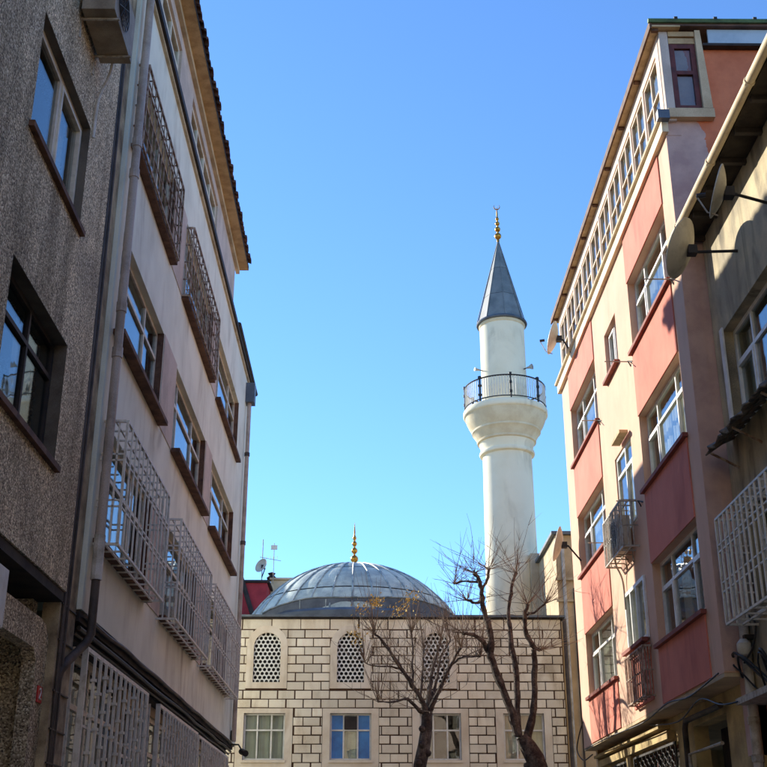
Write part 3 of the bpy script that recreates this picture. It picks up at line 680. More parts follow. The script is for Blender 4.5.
# ground floor
MB().box((5.5, -2.8, 0), (5.7, 16.7, 3.7)).build('ground_floor_wall', 'brick_red_paint', NB)
MB().box((5.1, -2.8, 3.66), (5.69, 16.75, 3.745)).build('string_course', 'grey_iron', NB)
MB().box((5.46, -2.8, 2.9), (5.498, 16.6, 2.98)).build('rail_moulding', 'rust_trim', NB)
pw = MB().tube([(5.32, 16.72, 5.0), (5.3, 16.72, .1)], .07, 10).build('downpipe', 'pipe_white', NB, True)
for z in (4.3, 3.4, 2.9): MB().tube([(5.31, 16.72, z), (5.31, 16.72, z + .1)], .085, 10).build('pipe_collar', 'grey_iron', pw)
for j, (dz, rr_) in enumerate(((0, .016), (.05, .02), (-.08, .014))):
    pts = [(5.36, 17.0 - .0 * k, 4.2) for k in range(1)] + [(5.25 - .12 * math.sin(k * .8 + j), 16.8 - .16 * k, 4.05 + dz + .28 * math.sin(k * .75 + j) * math.exp(-k * .05)) for k in range(9)] + [(5.3, 14.8, 3.6 + dz), (5.3, 11, 3.58 + dz)]
    MB().tube(smooth_path(pts), rr_, 6).build('cable', 'dark_plastic', NB, True)
MB().tube(smooth_path([(5.3, 16.4, 4.85), (5.36, 16.3, 4.7), (5.3, 16.35, 4.4), (5.2, 16.5, 4.2)]), .014, 6).build('cable', 'dark_plastic', NB, True)
lamp = thing('wall_lamp', (5.3, 16.65, 4.35), 'small round wall fitting above the white pipe on the yellow house', 'lamp')
MB().lathe([(0, .0), (.07, .0), (.1, .06), (.1, .16), (.05, .22), (0, .22)], (5.24, 16.55, 4.32), 14).build('globe', 'white_plastic', lamp, True)
MB().box((5.25, 16.5, 4.54), (5.41, 16.6, 4.6)).build('bracket', 'dark_plastic', lamp)

# ------------------------------------------------------------------ houses across the street behind the viewer
for nm, x0, x1, zt, mt, lab in (('cream_house', -13.5, 1.4, 17.5, 'cornice_cream', 'tall cream house closing the street behind the viewer'), ('orange_house', 1.6, 16.5, 16, 'attic_cream', 'tall orange cream house beside the cream one behind the viewer')):
    hb = thing(nm, ((x0 + x1) / 2, -16, 0), lab, 'building')
    FB = Face(lambda u, v, n: (u, -15 + n, v)); hs_ = []
    for fl in range(5):
        u = x0 + 1.0
        while u < x1 - 1.8: hs_.append((u, u + 1.3, 1.3 + 3.0 * fl, 2.8 + 3.0 * fl)); u += 2.7
    wall(FB, 'wall', x0, x1, 0, zt, hs_, mt, hb, .25)
    for h in hs_: window(FB, hb, *h, n=-.15, cols=(.5,), transom=None, sill=.05, sillmat='beige_band', cur=[(.02, .98, 'curtain')])
    MB().box((x0 + .01, -24, 0), (x1 - .01, -15.3, zt - .05)).build('body', mt, hb)
    MB().box((x0 - .1, -24.1, zt + .005), (x1 + .1, -14.7, zt + .2)).build('roof', 'roof_sheet', hb)

# ------------------------------------------------------------------ satellite dishes
def dish(center, normal, r, mount, label, mat='dish_cream', lnb=True, depth=.16, aspect=1.0):
    t = thing('satellite_dish', mount, label, 'satellite dish', 'satellite dishes')
    n = Vector(normal).normalized(); a = n.cross(Vector((0, 0, 1))).normalized(); b = a.cross(n); c = Vector(center)
    mb = MB(); rings = 6; seg = 28
    def pt(i, k, off=0):
        q = i / rings; w = 2 * math.pi * k / seg
        return c + a * (r * q * math.cos(w)) + b * (r * aspect * q * math.sin(w)) + n * (depth * r * 2 * (q * q) * .9 - off)
    for off in (0, .012):
        for i in range(rings):
            for k in range(seg):
                p = [pt(i, k, off), pt(i, k + 1, off), pt(i + 1, k + 1, off), pt(i + 1, k, off)]
                mb.quad(*(p[1:] if i == 0 else p))
    for k in range(seg): mb.quad(pt(rings, k), pt(rings, k + 1), pt(rings, k + 1, .012), pt(rings, k, .012))
    mb.build('reflector', mat, t, True, fix=False)
    rim = MB().tube([pt(rings, k) for k in range(seg + 1)], .012, 5, False).build('rim', mat, t)
    bk = c - n * .05
    MB().tube([bk, c - n * .16, Vector(mount)], .022, 6).build('mount_arm', 'black_iron', t)
    MB().box(tuple(bk - Vector((.07, .07, .07))), tuple(bk + Vector((.07, .07, .07)))).build('clamp', 'dark_plastic', t)
    if lnb:
        f = c + n * r * .95 - b * r * .35
        MB().tube([c - b * r * aspect, c - b * r * .95 + n * r * .4, f], .012, 5).build('feed_arm', 'grey_iron', t)
        MB().tube([f, f + (c - f).normalized() * .12], .035, 8).build('feed_horn', 'dark_plastic', t)
    return t
dish((4.62, 26.6, 13.78), (-.9, .22, .3), .42, (4.98, 26.4, 13.2), 'white satellite dish at the far cornice of the salmon block', 'white_plastic')
dish((4.6, 27.55, 8.75), (-.92, .2, .25), .42, (4.99, 27.3, 8.3), 'cream satellite dish beside the lowest-but-one far window of the salmon block', 'dish_cream', False)
dish((4.72, 13.5, 9.95), (-.86, .2, .3), .36, (5.4, 13.7, 9.9), 'upright satellite dish under the gutter of the yellow house', 'dish_cream')
dish((4.75, 15.45, 10.15), (-.75, .4, .42), .46, (5.4, 15.2, 10.0), 'large tilted satellite dish over the gap between yellow and salmon houses', 'dish_cream', False)
dish((-4.1, 43.4, 12.0), (-.6, -.75, .3), .27, (-4.15, 43.9, 11.7), 'small satellite dish on the red house behind the mosque', 'dish_cream', False)

# ------------------------------------------------------------------ MOSQUE
FM = face_front(34.0)
MO = thing('mosque', (0, 37, 0), 'small mosque of cream stone blocks with a lead dome at the street end', 'mosque')
lw = [(-3.56, -2.4), (-1.14, .02), (1.38, 2.54), (3.73, 4.88)]
LZ = (4.29, 5.55)
ac = [-2.97, -.58, 1.86]; AWD = .385; AZ0, AZ1 = 6.4, 7.8; SP = AZ1 - AWD
mh = [(a, b, *LZ) for a, b in lw] + [(c - AWD, c + AWD, AZ0, AZ1) for c in ac]
mw = wall(FM, 'wall', -9, 5.52, 0, 8.22, mh, 'mortar', MO, .3)
MB().box((-9, 48, 0), (5.52, 48.2, 8.2)).build('rear_wall', 'tan_render', MO)
MB().box((5.3, 34.305, 0), (5.5, 48, 8.2)).build('end_wall', 'tan_render', MO)
MB().box((-9, 34.305, 0), (-8.8, 48, 8.2)).build('end_wall', 'tan_render', MO)
MB().box((-8.9, 34.31, 8.1), (5.4, 48, 8.2)).build('roof_slab', 'dark_lead', MO)
MB().box((-8.7, 36.4, 3.9), (5.2, 36.5, 8.0)).build('partition', 'room', MO)
MB().box((-9.0, 33.86, 8.24), (5.62, 34.5, 8.3)).build('eaves_gutter', 'dark_lead', MO)
MB().box((-9.0, 33.93, 8.2), (5.56, 34.3, 8.236)).build('eaves_moulding', 'dark_trim', MO)
MB().box((-8.9, 34.6, 8.31), (5.4, 35.0, 8.4)).build('parapet', 'dark_lead', MO)
for (a, b) in ((-2.2, -.9), (-.6, .5), (1.5, 2.0)): MB().box((a, 34.3, 8.305), (b, 34.58, 8.38)).build('pale_flashing', 'snow_white', MO)
# stone blocks
sur = [(a - .22, b + .22, 3.6, LZ[1] + .14) for a, b in lw] + [(c - AWD - .2, c + AWD + .2, AZ0 - .16, SP) for c in ac] + [(c - AWD, c + AWD, SP - .2, AZ1 + .03) for c in ac]
CH = .2445; J = .015; cnt = 0
BM = {}
def block(u0, u1, v0, v1, pr):
    key = (round(u1 - u0, 2), round(v1 - v0, 2))
    if key not in BM:
        w, h = (u1 - u0) / 2, v1 - v0; e = .008; d = .03
        mb = MB(); mb.v = [(-w, 0, 0), (w, 0, 0), (w, 0, h), (-w, 0, h), (-w, -d + e, 0), (w, -d + e, 0), (w, -d + e, h), (-w, -d + e, h), (-w + e, -d, e), (w - e, -d, e), (w - e, -d, h - e), (-w + e, -d, h - e)]
        mb.f = [(0, 4, 5, 1)[::-1], (1, 5, 6, 2)[::-1], (2, 6, 7, 3)[::-1], (3, 7, 4, 0)[::-1], (4, 8, 9, 5)[::-1], (5, 9, 10, 6)[::-1], (6, 10, 11, 7)[::-1], (7, 11, 8, 4)[::-1], (8, 9, 10, 11)]
        BM[key] = mb.mesh('stone_block', 'stone', (0, 0, 0))
    o = bpy.data.objects.new('stone_block', BM[key])
    reg(o, ((u0 + u1) / 2, 34.0 - .001 + pr, v0), mw)
def course(v0, v1, bw, off, holes_):
    global cnt
    u = -4.35 - off
    while u < 5.5:
        a, b = max(u, -4.35), min(u + bw, 5.51); segs = [(a + J, b - J)]
        for h in holes_:
            if h[2] < (v0 + v1) / 2 < h[3]:
                ns = []
                for s0, s1 in segs:
                    if h[1] <= s0 or h[0] >= s1: ns.append((s0, s1)); continue
                    if h[0] - J * .4 - s0 > .015: ns.append((s0, h[0] - J * .4))
                    if s1 - h[1] - J * .4 > .015: ns.append((h[1] + J * .4, s1))
                segs = ns
        for s0, s1 in segs:
            if s1 - s0 > .015: block(s0 + random.choice((-.005, 0, .006)), s1 - random.choice((-.005, 0, .006)), v0 + J + random.choice((-.003, 0, .004)), v1 - J - random.choice((-.003, 0, .004)), random.uniform(-.004, .008)); cnt += 1
        u += bw
course(7.89, 8.2, .84, .2, [])
v = 7.89; k = 0
while v > 3.75:
    course(v - CH, v, .49, .245 * (k % 2), sur); v -= CH; k += 1
# plain plastered lower wall and the rest of the facade
m = MB(); FM.box(m, -4.35, 5.51, 0, v - .01, .002, .03); m.build('plinth', 'surround_plaster', MO)
m = MB(); FM.box(m, -8.98, -4.37, 0, 8.19, .002, .03); m.build('side_bay', 'surround_plaster', MO)
# window surrounds
for i, (a, b) in enumerate(lw):
    m = MB(); t = .02
    FM.box(m, a - .21, a, 3.7, LZ[1] + .13, .001, .026); FM.box(m, b, b + .21, 3.7, LZ[1] + .13, .001, .026)
    FM.box(m, a, b, LZ[1], LZ[1] + .13, .001, .026); FM.box(m, a, b, 3.7, LZ[0], .001, .026)
    m.build('window_surround', 'surround_plaster', MO)
    cur = [[(.02, .34, 'curtain'), (.36, .98, 'curtain')], [(.02, .33, 'blue_blind'), (.36, .64, 'curtain'), (.67, .98, 'blue_blind')], [(.02, .3, 'curtain')], [(.02, .98, 'curtain')]][i]
    window(FM, MO, a, b, *LZ, n=-.08, cols=(.33, .67), transom=.64, mat='white_frame', fw=.05, cur=cur, sill=.03, sillmat='surround_plaster', sillout=.06, cd=.1, over={0: 'blue_film', 2: 'blue_film', 3: 'blue_film', 5: 'blue_film'} if i == 1 else {})
m = MB(); FM.box(m, lw[1][0] + .4, lw[1][1] - .4, 5.13, 5.47, -.14, -.02); m.build('ventilation_box', 'dark_trim', MO)
def arch(c, w, z0, sp, n, k=14):
    pts = [(c - w, z0), (c - w, sp)] + [(c - w * math.cos(math.pi * i / k), sp + w * math.sin(math.pi * i / k)) for i in range(1, k)] + [(c + w, sp), (c + w, z0)]
    return [FM.P(u, v_, n) for u, v_ in pts]
for c in ac:
    o_ = arch(c, AWD + .2, AZ0 - .17, SP, .042); i_ = arch(c, AWD, AZ0, SP, .042)
    s_ = MB().ring(o_, i_, (0, .06, 0)).build('arch_surround', 'surround_plaster', MO)
    # spandrels that close the square opening behind the arch
    lt = MB(); p = .128; hr = .049; zc = AZ0 + .03; row = 0
    while zc < AZ1 + .05:
        for q in range(-5, 6):
            uc = c + q * p + (p / 2 if row % 2 else 0)
            if abs(uc - c) > AWD + .06: continue
            if zc > SP and math.hypot(uc - c, zc - SP) > AWD + .07: continue
            R6 = p / math.sqrt(3) * 1.002; on = []; inn = []
            for t in range(12):
                w = math.pi / 6 * t + math.pi / 6 * 0 + math.pi / 2
                rad = R6 if t % 2 == 0 else R6 * math.cos(math.pi / 6)
                on.append(FM.P(uc + rad * math.cos(w), zc + rad * math.sin(w), -.03)); inn.append(FM.P(uc + hr * math.cos(w), zc + hr * math.sin(w), -.03))
            st = len(lt.v); lt.v += on + inn + [(x, y + .05, z) for x, y, z in inn]
            for t in range(12):
                u = (t + 1) % 12
                lt.f += [(st + t, st + u, st + 12 + u, st + 12 + t), (st + 12 + t, st + 12 + u, st + 24 + u, st + 24 + t)]
        zc += p * math.sqrt(3) / 2; row += 1
    l_ = lt.build('lattice', 'white_frame', MO, fix=False)
    bk = MB(); FM.box(bk, c - AWD, c + AWD, AZ0, AZ1, -.2, -.19); bk.build('dark_pane', 'dark_plastic', l_)
# dome
DC = Vector((-.58, 39.5, 6.95)); DR = 4.12; NG = 32
def gore(t0, t1, name, rad, mat):
    mb = MB(); g = math.pi / NG; na, nb = 4, 6
    for i in range(nb):
        for j in range(na):
            q = []
            for (ii, jj) in ((i, j), (i + 1, j), (i + 1, j + 1), (i, j + 1)):
                t = R(t0 + .4 + (t1 - t0 - .8) * ii / nb); w = -g * .985 + 2 * g * .985 * jj / na
                rr2 = rad + .02 * math.sin(math.pi * jj / na) * math.sin(math.pi * ii / nb)
                q.append((rr2 * math.sin(t) * math.sin(w), -rr2 * math.sin(t) * math.cos(w), rr2 * math.cos(t)))
            mb.quad(*q)
    return mb.mesh(name, mat, (0, 0, 0), True, fix=True)
dome = MB().lathe([(DR * .993 * math.sin(R(t)), DR * .993 * math.cos(R(t))) for t in range(0, 91, 5)], DC, 64).build('dome', 'dark_lead', MO, True, origin=tuple(DC))
gm_ = [gore(4, 27, 'lead_panel', DR, 'lead'), gore(27, 48, 'lead_panel', DR, 'lead'), gore(48, 72, 'lead_panel', DR, 'lead')]
sm_ = MB().tube([(0, -(DR + .015) * math.sin(R(t)), (DR + .015) * math.cos(R(t))) for t in range(4, 75, 5)], .03, 6).mesh('lead_seam', 'lead_seam', (0, 0, 0), True)
for k in range(NG):
    for g_ in gm_:
        o = bpy.data.objects.new('lead_panel', g_); o.rotation_euler = (0, 0, 2 * math.pi * (k + .5) / NG); reg(o, DC, dome)
    o = bpy.data.objects.new('lead_seam', sm_); o.rotation_euler = (0, 0, 2 * math.pi * k / NG); reg(o, DC, dome)
MB().lathe([(.0, DR + .02), (.2, DR + .0), (.3, DR - .03), (.3, DR - .06)], DC, 24).build('crown_cap', 'lead', dome, True)
MB().lathe([(4.2, 8.15), (4.2, 8.75), (4.05, 8.85)], (DC.x, DC.y, 0), 64).build('drum', 'dark_lead', MO, True)
# curved lead apron in front of the dome
ap = [(-3.35, 8.75), (-3.1, 8.9), (-2.75, 9.03), (-2.4, 9.14), (-2.05, 9.22), (-1.7, 9.26), (-.9, 9.27), (.5, 9.27), (.9, 9.26), (1.3, 9.22), (1.65, 9.14), (2.0, 9.03), (2.3, 8.9), (2.5, 8.75)]
MB().prism([(x, 36.0, z) for x, z in ap] + [(2.5, 36.0, 8.3), (-3.35, 36.0, 8.3)], (0, 1.3, 0)).build('lead_apron', 'dark_lead', MO)
MB().tube([(x, 35.98, z) for x, z in ap], .025, 6).build('apron_roll', 'lead_seam', MO, True)
for x in (-2.2, -1.4, -.58, .25, 1.0): MB().box((x - .012, 35.975, 8.4), (x + .012, 35.998, 9.2)).build('apron_joint', 'lead_seam', MO)
def finial(parent, c, s, crescent):
    """stacked gilt balls with a crescent"""
    pr = [(0.02, 0), (.05, .02), (.05, .1)]
    z = .12
    for r_ in (.13, .105, .085, .065):
        pr += [(.035, z)] + [(r_ * math.sin(R(a)) + .0, z + r_ - r_ * math.cos(R(a))) for a in (40, 65, 90, 115, 140)] + [(.035, z + 2 * r_)]
        z += 2 * r_ + .05
    pr += [(.025, z), (.03, z + .1), (.005, z + .42)]
    MB().lathe([(r_ * s, q * s) for r_, q in pr], c, 16).build('finial', 'gold', parent, True)
    if crescent:
        zc = (z + .42) * s + c[2]
        m = MB().tube([(c[0] + .11 * s * math.sin(R(a)), c[1], zc - .02 - .11 * s * math.cos(R(a))) for a in range(-140, 141, 20)], [.004 + .018 * s * math.cos(R(a / 1.65)) for a in range(-140, 141, 20)], 6)
        m.build('crescent', 'gold', parent, True)
finial(MO, (DC.x, DC.y, DC.z + DR), 1.02, False)

# ------------------------------------------------------------------ MINARET
MX, MY = 4.83, 39.5
MI = thing('minaret', (MX, MY, 0), 'white minaret with a railed balcony and a pointed lead cap', 'minaret')
C = (MX, MY, 0)
MB().lathe([(.98, 0), (.95, 8.5), (.9, 11), (.87, 14.9), (.87, 15.02)], C, 40, .05).build('lower_shaft', 'minaret_white', MI, True)
MB().lathe([(.87, 15.02), (.97, 15.06), (.99, 15.12), (.97, 15.18), (.92, 15.2), (.94, 15.35), (.99, 15.5)], C, 56).build('ring_moulding', 'minaret_white', MI, True)
cb = MB().lathe([(.99, 15.5), (1.05, 15.53), (1.06, 15.58), (1.04, 15.6), (1.12, 15.75), (1.2, 15.88), (1.23, 15.9), (1.235, 15.95), (1.22, 15.97), (1.33, 16.15), (1.42, 16.36), (1.45, 16.48), (1.46, 16.5)], C, 56).build('corbel', 'minaret_ring_cream', MI, True)
MB().lathe([(1.46, 16.5), (1.5, 16.52), (1.52, 16.56), (1.52, 16.7), (1.5, 16.74), (1.44, 16.75), (.8, 16.76)], C, 56).build('balcony_slab', 'minaret_white', MI, True)
MB().lathe([(.83, 16.76), (.825, 18.5), (.82, 20.2)], C, 40, .05).build('upper_shaft', 'minaret_white', MI, True)
MB().lathe([(.82, 20.05), (.86, 20.1), (.86, 20.2)], C, 40).build('neck_moulding', 'minaret_ring_cream', MI, True)
rl = MB().tube([(MX + 1.46 * math.cos(2 * math.pi * k / 48), MY + 1.46 * math.sin(2 * math.pi * k / 48), 17.62) for k in range(49)], .028, 6, False).build('railing', 'black_iron', MI, True)
MB().tube([(MX + 1.46 * math.cos(2 * math.pi * k / 48), MY + 1.46 * math.sin(2 * math.pi * k / 48), 16.84) for k in range(49)], .02, 6, False).build('bottom_rail', 'black_iron', rl, True)
bl = MB().tube([(0, 0, 0), (0, 0, .78)], .015, 5).mesh('baluster', 'pale_iron', (0, 0, 0))
po = MB().box((-.025, -.025, 0), (.025, .025, .95)).box((-.045, -.045, .2), (.045, .045, .28)).box((-.045, -.045, .55), (.045, .045, .63)).box((-.045, -.045, .86), (.045, .045, .95)).mesh('post', 'black_iron', (0, 0, 0))
for k in range(96):
    a = 2 * math.pi * (k + .5) / 96; post = k % 12 == 0
    o = bpy.data.objects.new('post' if post else 'baluster', po if post else bl)
    reg(o, (MX + 1.46 * math.cos(a), MY + 1.46 * math.sin(a), 16.76 if post else 16.84), rl); o.rotation_euler = (0, 0, a)
# cap: a ring of lead sheets on a core
CN = 8; CR = R(2.5)
MB().lathe([(.0, 20.19), (.86, 20.19), (.86, 20.26), (.0, 23.85)], C, CN, CR).build('cap_core', 'dark_lead', MI)
MB().lathe([(.84, 20.17), (.93, 20.18), (.95, 20.22), (.93, 20.27), (.88, 20.3)], C, 48).build('cap_eaves', 'dark_lead', MI, True)
def capr(z): return .9 * (1 - (z - 20.26) / 3.62)
for (z0, z1) in ((20.28, 21.3), (21.315, 22.5), (22.515, 23.75)):
    w0 = math.pi / CN * .985; mb = MB(); r0, r1 = capr(z0), capr(z1)
    mb.quad((r0 * math.cos(-w0), r0 * math.sin(-w0), z0), (r0 * math.cos(w0), r0 * math.sin(w0), z0), (r1 * math.cos(w0), r1 * math.sin(w0), z1), (r1 * math.cos(-w0), r1 * math.sin(-w0), z1))
    me = mb.mesh('lead_sheet', 'cap_lead', (0, 0, 0), fix=False)
    for k in range(CN):
        o = bpy.data.objects.new('lead_sheet', me); o.rotation_euler = (0, 0, 2 * math.pi * k / CN + CR + math.pi / CN); reg(o, C, MI)
for k in range(CN):
    w = 2 * math.pi * k / CN + CR
    MB().tube([(MX + capr(z) * 1.03 * math.cos(w), MY + capr(z) * 1.03 * math.sin(w), z) for z in (20.27, 23.75)], .016, 5).build('cap_seam', 'cap_lead', MI)
finial(MI, (MX, MY, 23.75), 1.05, True)
for a0, lab in ((R(-35), 0), (R(-160), 1)):
    dx, dy = math.cos(a0), math.sin(a0); p0 = Vector((MX + .83 * dx, MY + .83 * dy, 18.25)); p1 = p0 + Vector((dx, dy, .12)) * .12
    lo_ = MB().tube([p0, p1], .02, 6).build('loudspeaker', 'dark_plastic', MI)
    MB().tube([p1, p1 + Vector((dx, dy, .02)) * .1, p1 + Vector((dx, dy, .02)) * .22], [.03, .05, .11] if lab == 0 else [.025, .04, .07], 12).build('horn', 'grey_iron', lo_, True)

# ------------------------------------------------------------------ houses behind
TB = thing('tan_house', (7, 38, 0), 'tan rendered house with downpipes squeezed between mosque and salmon block', 'building')
MB().box((5.62, 34.9, 0), (9.5, 38.5, 10.95)).build('wall', 'tan_render', TB)
MB().box((5.35, 38.51, 0), (9.5, 43, 11.3)).build('rear_wing', 'pale_render', TB)
MB().box((5.5, 34.75, 10.955), (9.6, 38.6, 11.05)).build('roof_edge', 'dark_lead', TB)
MB().box((5.56, 34.82, 9.55), (9.5, 34.895, 9.62)).build('string_course', 'beige_band', TB)
MB().box((5.56, 34.82, 8.9), (9.5, 34.895, 8.96)).build('string_course', 'beige_band', TB)
MB().tube([(5.82, 34.8, 10.9), (5.82, 34.8, .2)], .05, 8).build('downpipe', 'pipe_white', TB, True)
MB().tube([(5.6, 33.93, 8.2), (5.6, 33.93, .2)], .055, 8).build('downpipe', 'pipe_brown', TB, True)
MB().tube([(6.1, 34.82, 9.3), (6.1, 34.82, .2)], .03, 8).build('conduit', 'pipe_brown', TB, True)
RH = thing('red_house', (-7, 47, 0), 'red painted house rising behind the mosque roof at left', 'building')
MB().box((-12, 44, 0), (-3.95, 50, 11.5)).build('wall', 'red_house_paint', RH)
MB().box((-12.1, 43.9, 11.505), (-3.85, 50, 11.6)).build('roof_edge', 'dark_trim', RH)
MB().box((-12, 44.1, 11.605), (-7.0, 49.9, 14.1)).build('shadow_block', 'red_house_paint', RH)  # block hidden from view, added to cast shade on the dome
MB().box((-3.94, 45.5, 0), (-1.6, 50, 11.95)).build('stair_tower', 'pale_render', RH)
MB().box((-3.98, 45.4, 11.955), (-1.5, 50, 12.03)).build('tower_coping', 'tan_render', RH)
MB().tube([(-4.95, 43.8, 11.75), (-4.45, 43.8, 10.3), (-4.3, 43.8, 9)], .09, 8).build('flue_pipe', 'dark_trim', RH, True)
MB().lathe([(0, 0), (.16, 0), (.2, .1), (.1, .2), (.16, .28), (0, .34)], (-3.95, 45.9, 12.03), 12).build('chimney_cowl', 'dark_trim', RH, True)
an = thing('television_antenna', (-4.2, 44.4, 11.6), 'thin television antenna masts on the red house roof', 'antenna')
MB().tube([(-4.2, 44.4, 11.6), (-4.2, 44.4, 13.3)], .018, 5).build('mast', 'grey_iron', an)
MB().tube([(-3.78, 44.6, 11.6), (-3.78, 44.6, 13.2)], .014, 5).build('mast', 'grey_iron', an)
MB().tube([(-4.3, 44.4, 12.6), (-3.5, 44.6, 12.5)], .012, 5).build('boom', 'grey_iron', an)
for k in range(5): MB().tube([(-4.2 + .14 * k, 44.3, 12.5), (-4.2 + .14 * k, 44.5, 12.66)], .008, 4).build('element', 'grey_iron', an)
MB().box((-3.9, 44.58, 12.95), (-3.66, 44.62, 13.12)).build('panel_aerial', 'pale_iron', an)

# small camera on the cream block's far corner
cc = thing('security_camera', (-3.4, 29.7, 4.2), 'small dark camera on the far bottom corner of the cream block', 'camera')
MB().tube([(-3.39, 29.6, 4.3), (-3.2, 29.6, 4.3), (-3.1, 29.5, 4.15)], .02, 6).build('bracket', 'dark_plastic', cc, True)
MB().tube([(-3.12, 29.6, 4.14), (-2.98, 29.2, 4.06)], .075, 10).build('housing', 'dark_plastic', cc, True)
MB().box((-3.39, 29.5, 4.4), (-3.3, 29.75, 4.62)).build('junction_box', 'dark_plastic', cc)

# ------------------------------------------------------------------ TREES
def grow(mb, p, d, l, r0, seg=5, wob=.18, k=4):
    pts = [p]; d = d.normalized()
    for i in range(k):
        d = (d + Vector((random.uniform(-wob, wob), random.uniform(-wob, wob), random.uniform(-wob, wob) + .03))).normalized(); pts.append(pts[-1] + d * l / k)
    mb.tube(pts, [r0 * (1 - .75 * i / k) for i in range(k + 1)], seg, False); return pts, d
def tree(name, label, base_, trunk, limbs, rtrunk, shoots, group, seeds=0):
    t = thing(name, base_, label, 'tree', group)
    tp, tr = trunk
    tb = MB().tube(tp, tr, 12)
    for _ in range(7):      # burrs
        q = random.uniform(.3, .9); i = min(int(q * (len(tp) - 1)), len(tp) - 2); c = Vector(tp[i]).lerp(Vector(tp[i + 1]), random.random()); w = random.uniform(0, 6.28)
        dv = Vector((math.cos(w), math.sin(w), .2)); tb.tube([c + dv * rtrunk * .6, c + dv * rtrunk * 1.1, c + dv * rtrunk * 1.35], [.09, .075, .03], 7)
    tb.build('trunk', 'bark', t, True, origin=base_)
    tw = MB()
    for pts, r0, r1 in limbs:
        lb = MB(); n = len(pts); fine = []
        for i in range(n - 1):
            a, b = Vector(pts[i]), Vector(pts[i + 1])
            for s in range(3): fine.append(a.lerp(b, s / 3) + Vector((random.uniform(-.02, .02), random.uniform(-.03, .03), random.uniform(-.015, .015))) * (0 if s == 0 else 1))
        fine.append(Vector(pts[-1])); m_ = len(fine)
        rad = [.85 * (r0 + (r1 - r0) * i / (m_ - 1)) * random.uniform(.84, 1.2) for i in range(m_)]; rad[-1] *= 1.35
        lb.tube(fine, rad, 8); lb.build('limb', 'bark', t, True)
        tip = fine[-1]; td = (fine[-1] - fine[-3]).normalized()
        shoots(tw, fine, tip, td)
    tag(tw.build('twigs', 'twig', t, fix=False), kind='stuff')
    return t, tw
def P1(l, ys, s=29.0):
    n = len(l); return [(x * (s + (ys * i / max(1, n - 1))) / s, s + ys * i / max(1, n - 1), 1.6 + (z - 1.6) * (s + (ys * i / max(1, n - 1))) / s) for i, (x, z) in enumerate(l)]
# tree in front of the mosque centre: dense fine crown
def shoots1(mb, fine, tip, td):
    for i in range(2, len(fine)):
        for _ in range((1 if i % 3 else 2) if i < len(fine) - 2 else 4):
            d = td * .5 + Vector((random.uniform(-1, 1), random.uniform(-1, 1), random.uniform(-.1, 1.1)))
            p, d2 = grow(mb, fine[i], d, random.uniform(.4, 1.15), .009, 4, .16, 4)
            for _ in range(2):
                j = random.randint(1, 4); q, d3 = grow(mb, p[j], d2 + Vector((random.uniform(-.9, .9), random.uniform(-.9, .9), random.uniform(-.4, .8))), random.uniform(.2, .55), .0055, 3, .25, 3)
                if random.random() < .5: grow(mb, q[2], d3 + Vector((random.uniform(-.9, .9), random.uniform(-.9, .9), random.uniform(-.2, .9))), random.uniform(.12, .35), .005, 3, .2, 2)
    for _ in range(8):
        grow(mb, tip, Vector((random.uniform(-.45, .35), random.uniform(-.35, .35), 1)), random.uniform(.9, 1.7), .009, 4, .08, 5)
limbs1 = [(P1([(1.37, 4.95), (1.26, 5.21), (1.08, 5.52), (.87, 5.84), (.68, 6.13), (.44, 6.5), (.22, 6.77), (.08, 6.88)], -.5), .085, .025),
          (P1([(1.37, 4.95), (1.38, 5.26), (1.46, 5.68), (1.49, 6.0), (1.6, 6.32), (1.72, 6.75)], .6), .08, .025),
          (P1([(1.39, 4.98), (1.53, 5.26), (1.75, 5.71), (1.92, 6.05), (2.21, 6.53)], -.3), .085, .025),
          (P1([(1.92, 6.05), (2.14, 6.27), (2.36, 6.32), (2.69, 6.32)], -.8), .035, .015),
          (P1([(1.31, 4.95), (1.13, 5.08), (.89, 5.31), (.57, 5.24), (.17, 5.24)], -.8), .065, .015),
          (P1([(1.01, 5.65), (1.01, 6.05), (1.03, 6.42), (1.0, 6.86)], .4), .035, .02),
          (P1([(.73, 6.02), (.41, 6.08), (.09, 6.09), (-.16, 6.18)], -.4), .03, .012),
          (P1([(1.39, 5.0), (1.5, 5.4), (1.62, 5.8), (1.7, 6.3), (1.95, 6.7)], 1.0), .06, .02),
          (P1([(1.3, 5.0), (1.2, 5.4), (1.25, 5.9), (1.3, 6.5)], 1.1), .05, .02)]
T1, _ = tree('bare_tree', 'bare tree with a fine twiggy crown in front of the mosque windows', (1.1, 29, 0),
             ([(1.05, 29, -.02), (1.08, 29, 1.5), (1.12, 29, 3.0), (1.17, 29, 3.78), (1.28, 29, 4.24), (1.34, 29, 4.64), (1.37, 29, 5.02)], [.22, .18, .165, .155, .15, .14, .12]), limbs1, .17, shoots1, 'bare street trees')
sd = MB()
for (x, z, n_) in ((.12, 7.62, 130), (.72, 7.42, 80), (-.32, 6.75, 60), (1.05, 7.75, 60), (-.2, 7.45, 40)):
    for _ in range(n_):
        c = Vector((x + random.gauss(0, .13), 28.8 + random.gauss(0, .2), z + random.gauss(0, .1))); r_ = random.uniform(.025, .05)
        w = Vector((random.gauss(0, 1), random.gauss(0, 1), random.gauss(0, 1))).normalized(); u_ = w.orthogonal().normalized(); q = w.cross(u_)
        sd.quad(c - u_ * r_, c + q * r_ * .5, c + u_ * r_, c - q * r_ * .5)
tag(sd.build('seed_clusters', 'seed_head', T1, fix=False), kind='stuff')
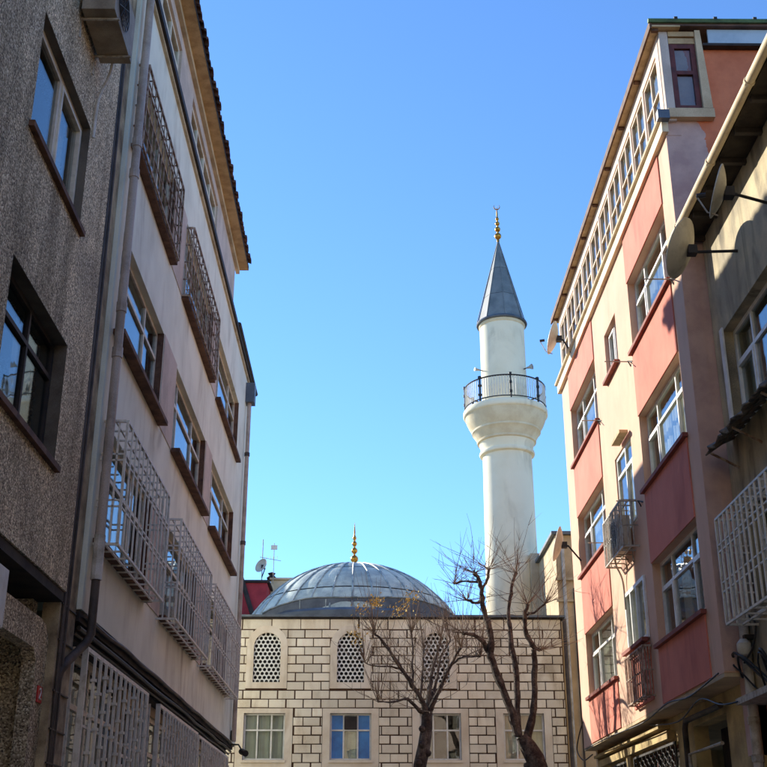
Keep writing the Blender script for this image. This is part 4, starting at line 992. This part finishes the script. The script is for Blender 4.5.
# pollarded tree beside the salmon block: thick limbs, knuckles, long whips
def shoots2(mb, fine, tip, td):
    for _ in range(13):
        d = td * .25 + Vector((random.uniform(-1, 1), random.uniform(-1, 1), random.uniform(-.15, 1.0)))
        p, d2 = grow(mb, tip, d, random.uniform(.4, 1.6), .0085, 4, .13, 5)
        for _ in range(2): grow(mb, p[random.randint(1, 4)], d2 + Vector((random.uniform(-.8, .8), random.uniform(-.8, .8), random.uniform(-.3, .6))), random.uniform(.2, .6), .006, 3, .15, 3)
    for i in range(len(fine) // 3, len(fine), 2):
        for _ in range(2): grow(mb, fine[i], Vector((random.uniform(-1, 1), random.uniform(-1, 1), random.uniform(-.1, .9))), random.uniform(.2, .9), .008, 4, .15, 4)
Q = lambda l, ys: P1(l, ys, 27.0)
limbs2 = [(Q([(3.27, 4.28), (3.17, 4.75), (3.02, 5.15), (2.85, 5.59), (2.72, 6.0), (2.75, 6.29), (2.72, 6.66), (2.63, 6.99), (2.57, 7.24), (2.58, 7.54), (2.5, 7.8), (2.42, 7.93)], -.4), .115, .05),
          (Q([(2.72, 6.0), (2.6, 6.29), (2.4, 6.46), (2.11, 6.52)], -.6), .075, .035),
          (Q([(3.29, 4.24), (3.29, 4.63), (3.3, 5.03), (3.3, 5.55), (3.24, 6.08), (3.2, 6.54), (3.18, 6.82), (3.21, 7.24), (3.26, 7.54), (3.39, 7.93)], .7), .09, .04),
          (Q([(3.49, 4.16), (3.59, 4.56), (3.68, 5.03), (3.71, 5.64), (3.72, 6.04), (3.75, 6.17), (3.61, 6.42), (3.54, 6.65), (3.55, 6.9), (3.63, 7.2)], -.3), .1, .045),
          (Q([(2.57, 7.24), (2.42, 7.22), (2.23, 7.28)], -.3), .045, .03), (Q([(2.58, 7.54), (2.7, 7.75), (2.76, 8.01)], .2), .045, .03),
          (Q([(2.5, 7.71), (2.23, 7.73), (1.93, 7.67)], .3), .035, .02), (Q([(3.55, 6.95), (3.77, 6.99), (4.03, 7.2)], -.2), .035, .02), (Q([(3.75, 6.17), (3.85, 6.14), (3.9, 6.16)], 0), .05, .03)]
tree('pollarded_tree', 'dark pollarded tree with three thick limbs beside the salmon block', (3.9, 27, 0),
     ([(4.0, 27, -.02), (3.95, 27, 1.6), (3.85, 27, 2.8), (3.72, 27, 3.47), (3.63, 27, 3.78), (3.5, 27, 4.01), (3.36, 27, 4.25)], [.32, .26, .24, .22, .21, .19, .14]), limbs2, .23, shoots2, 'bare street trees')
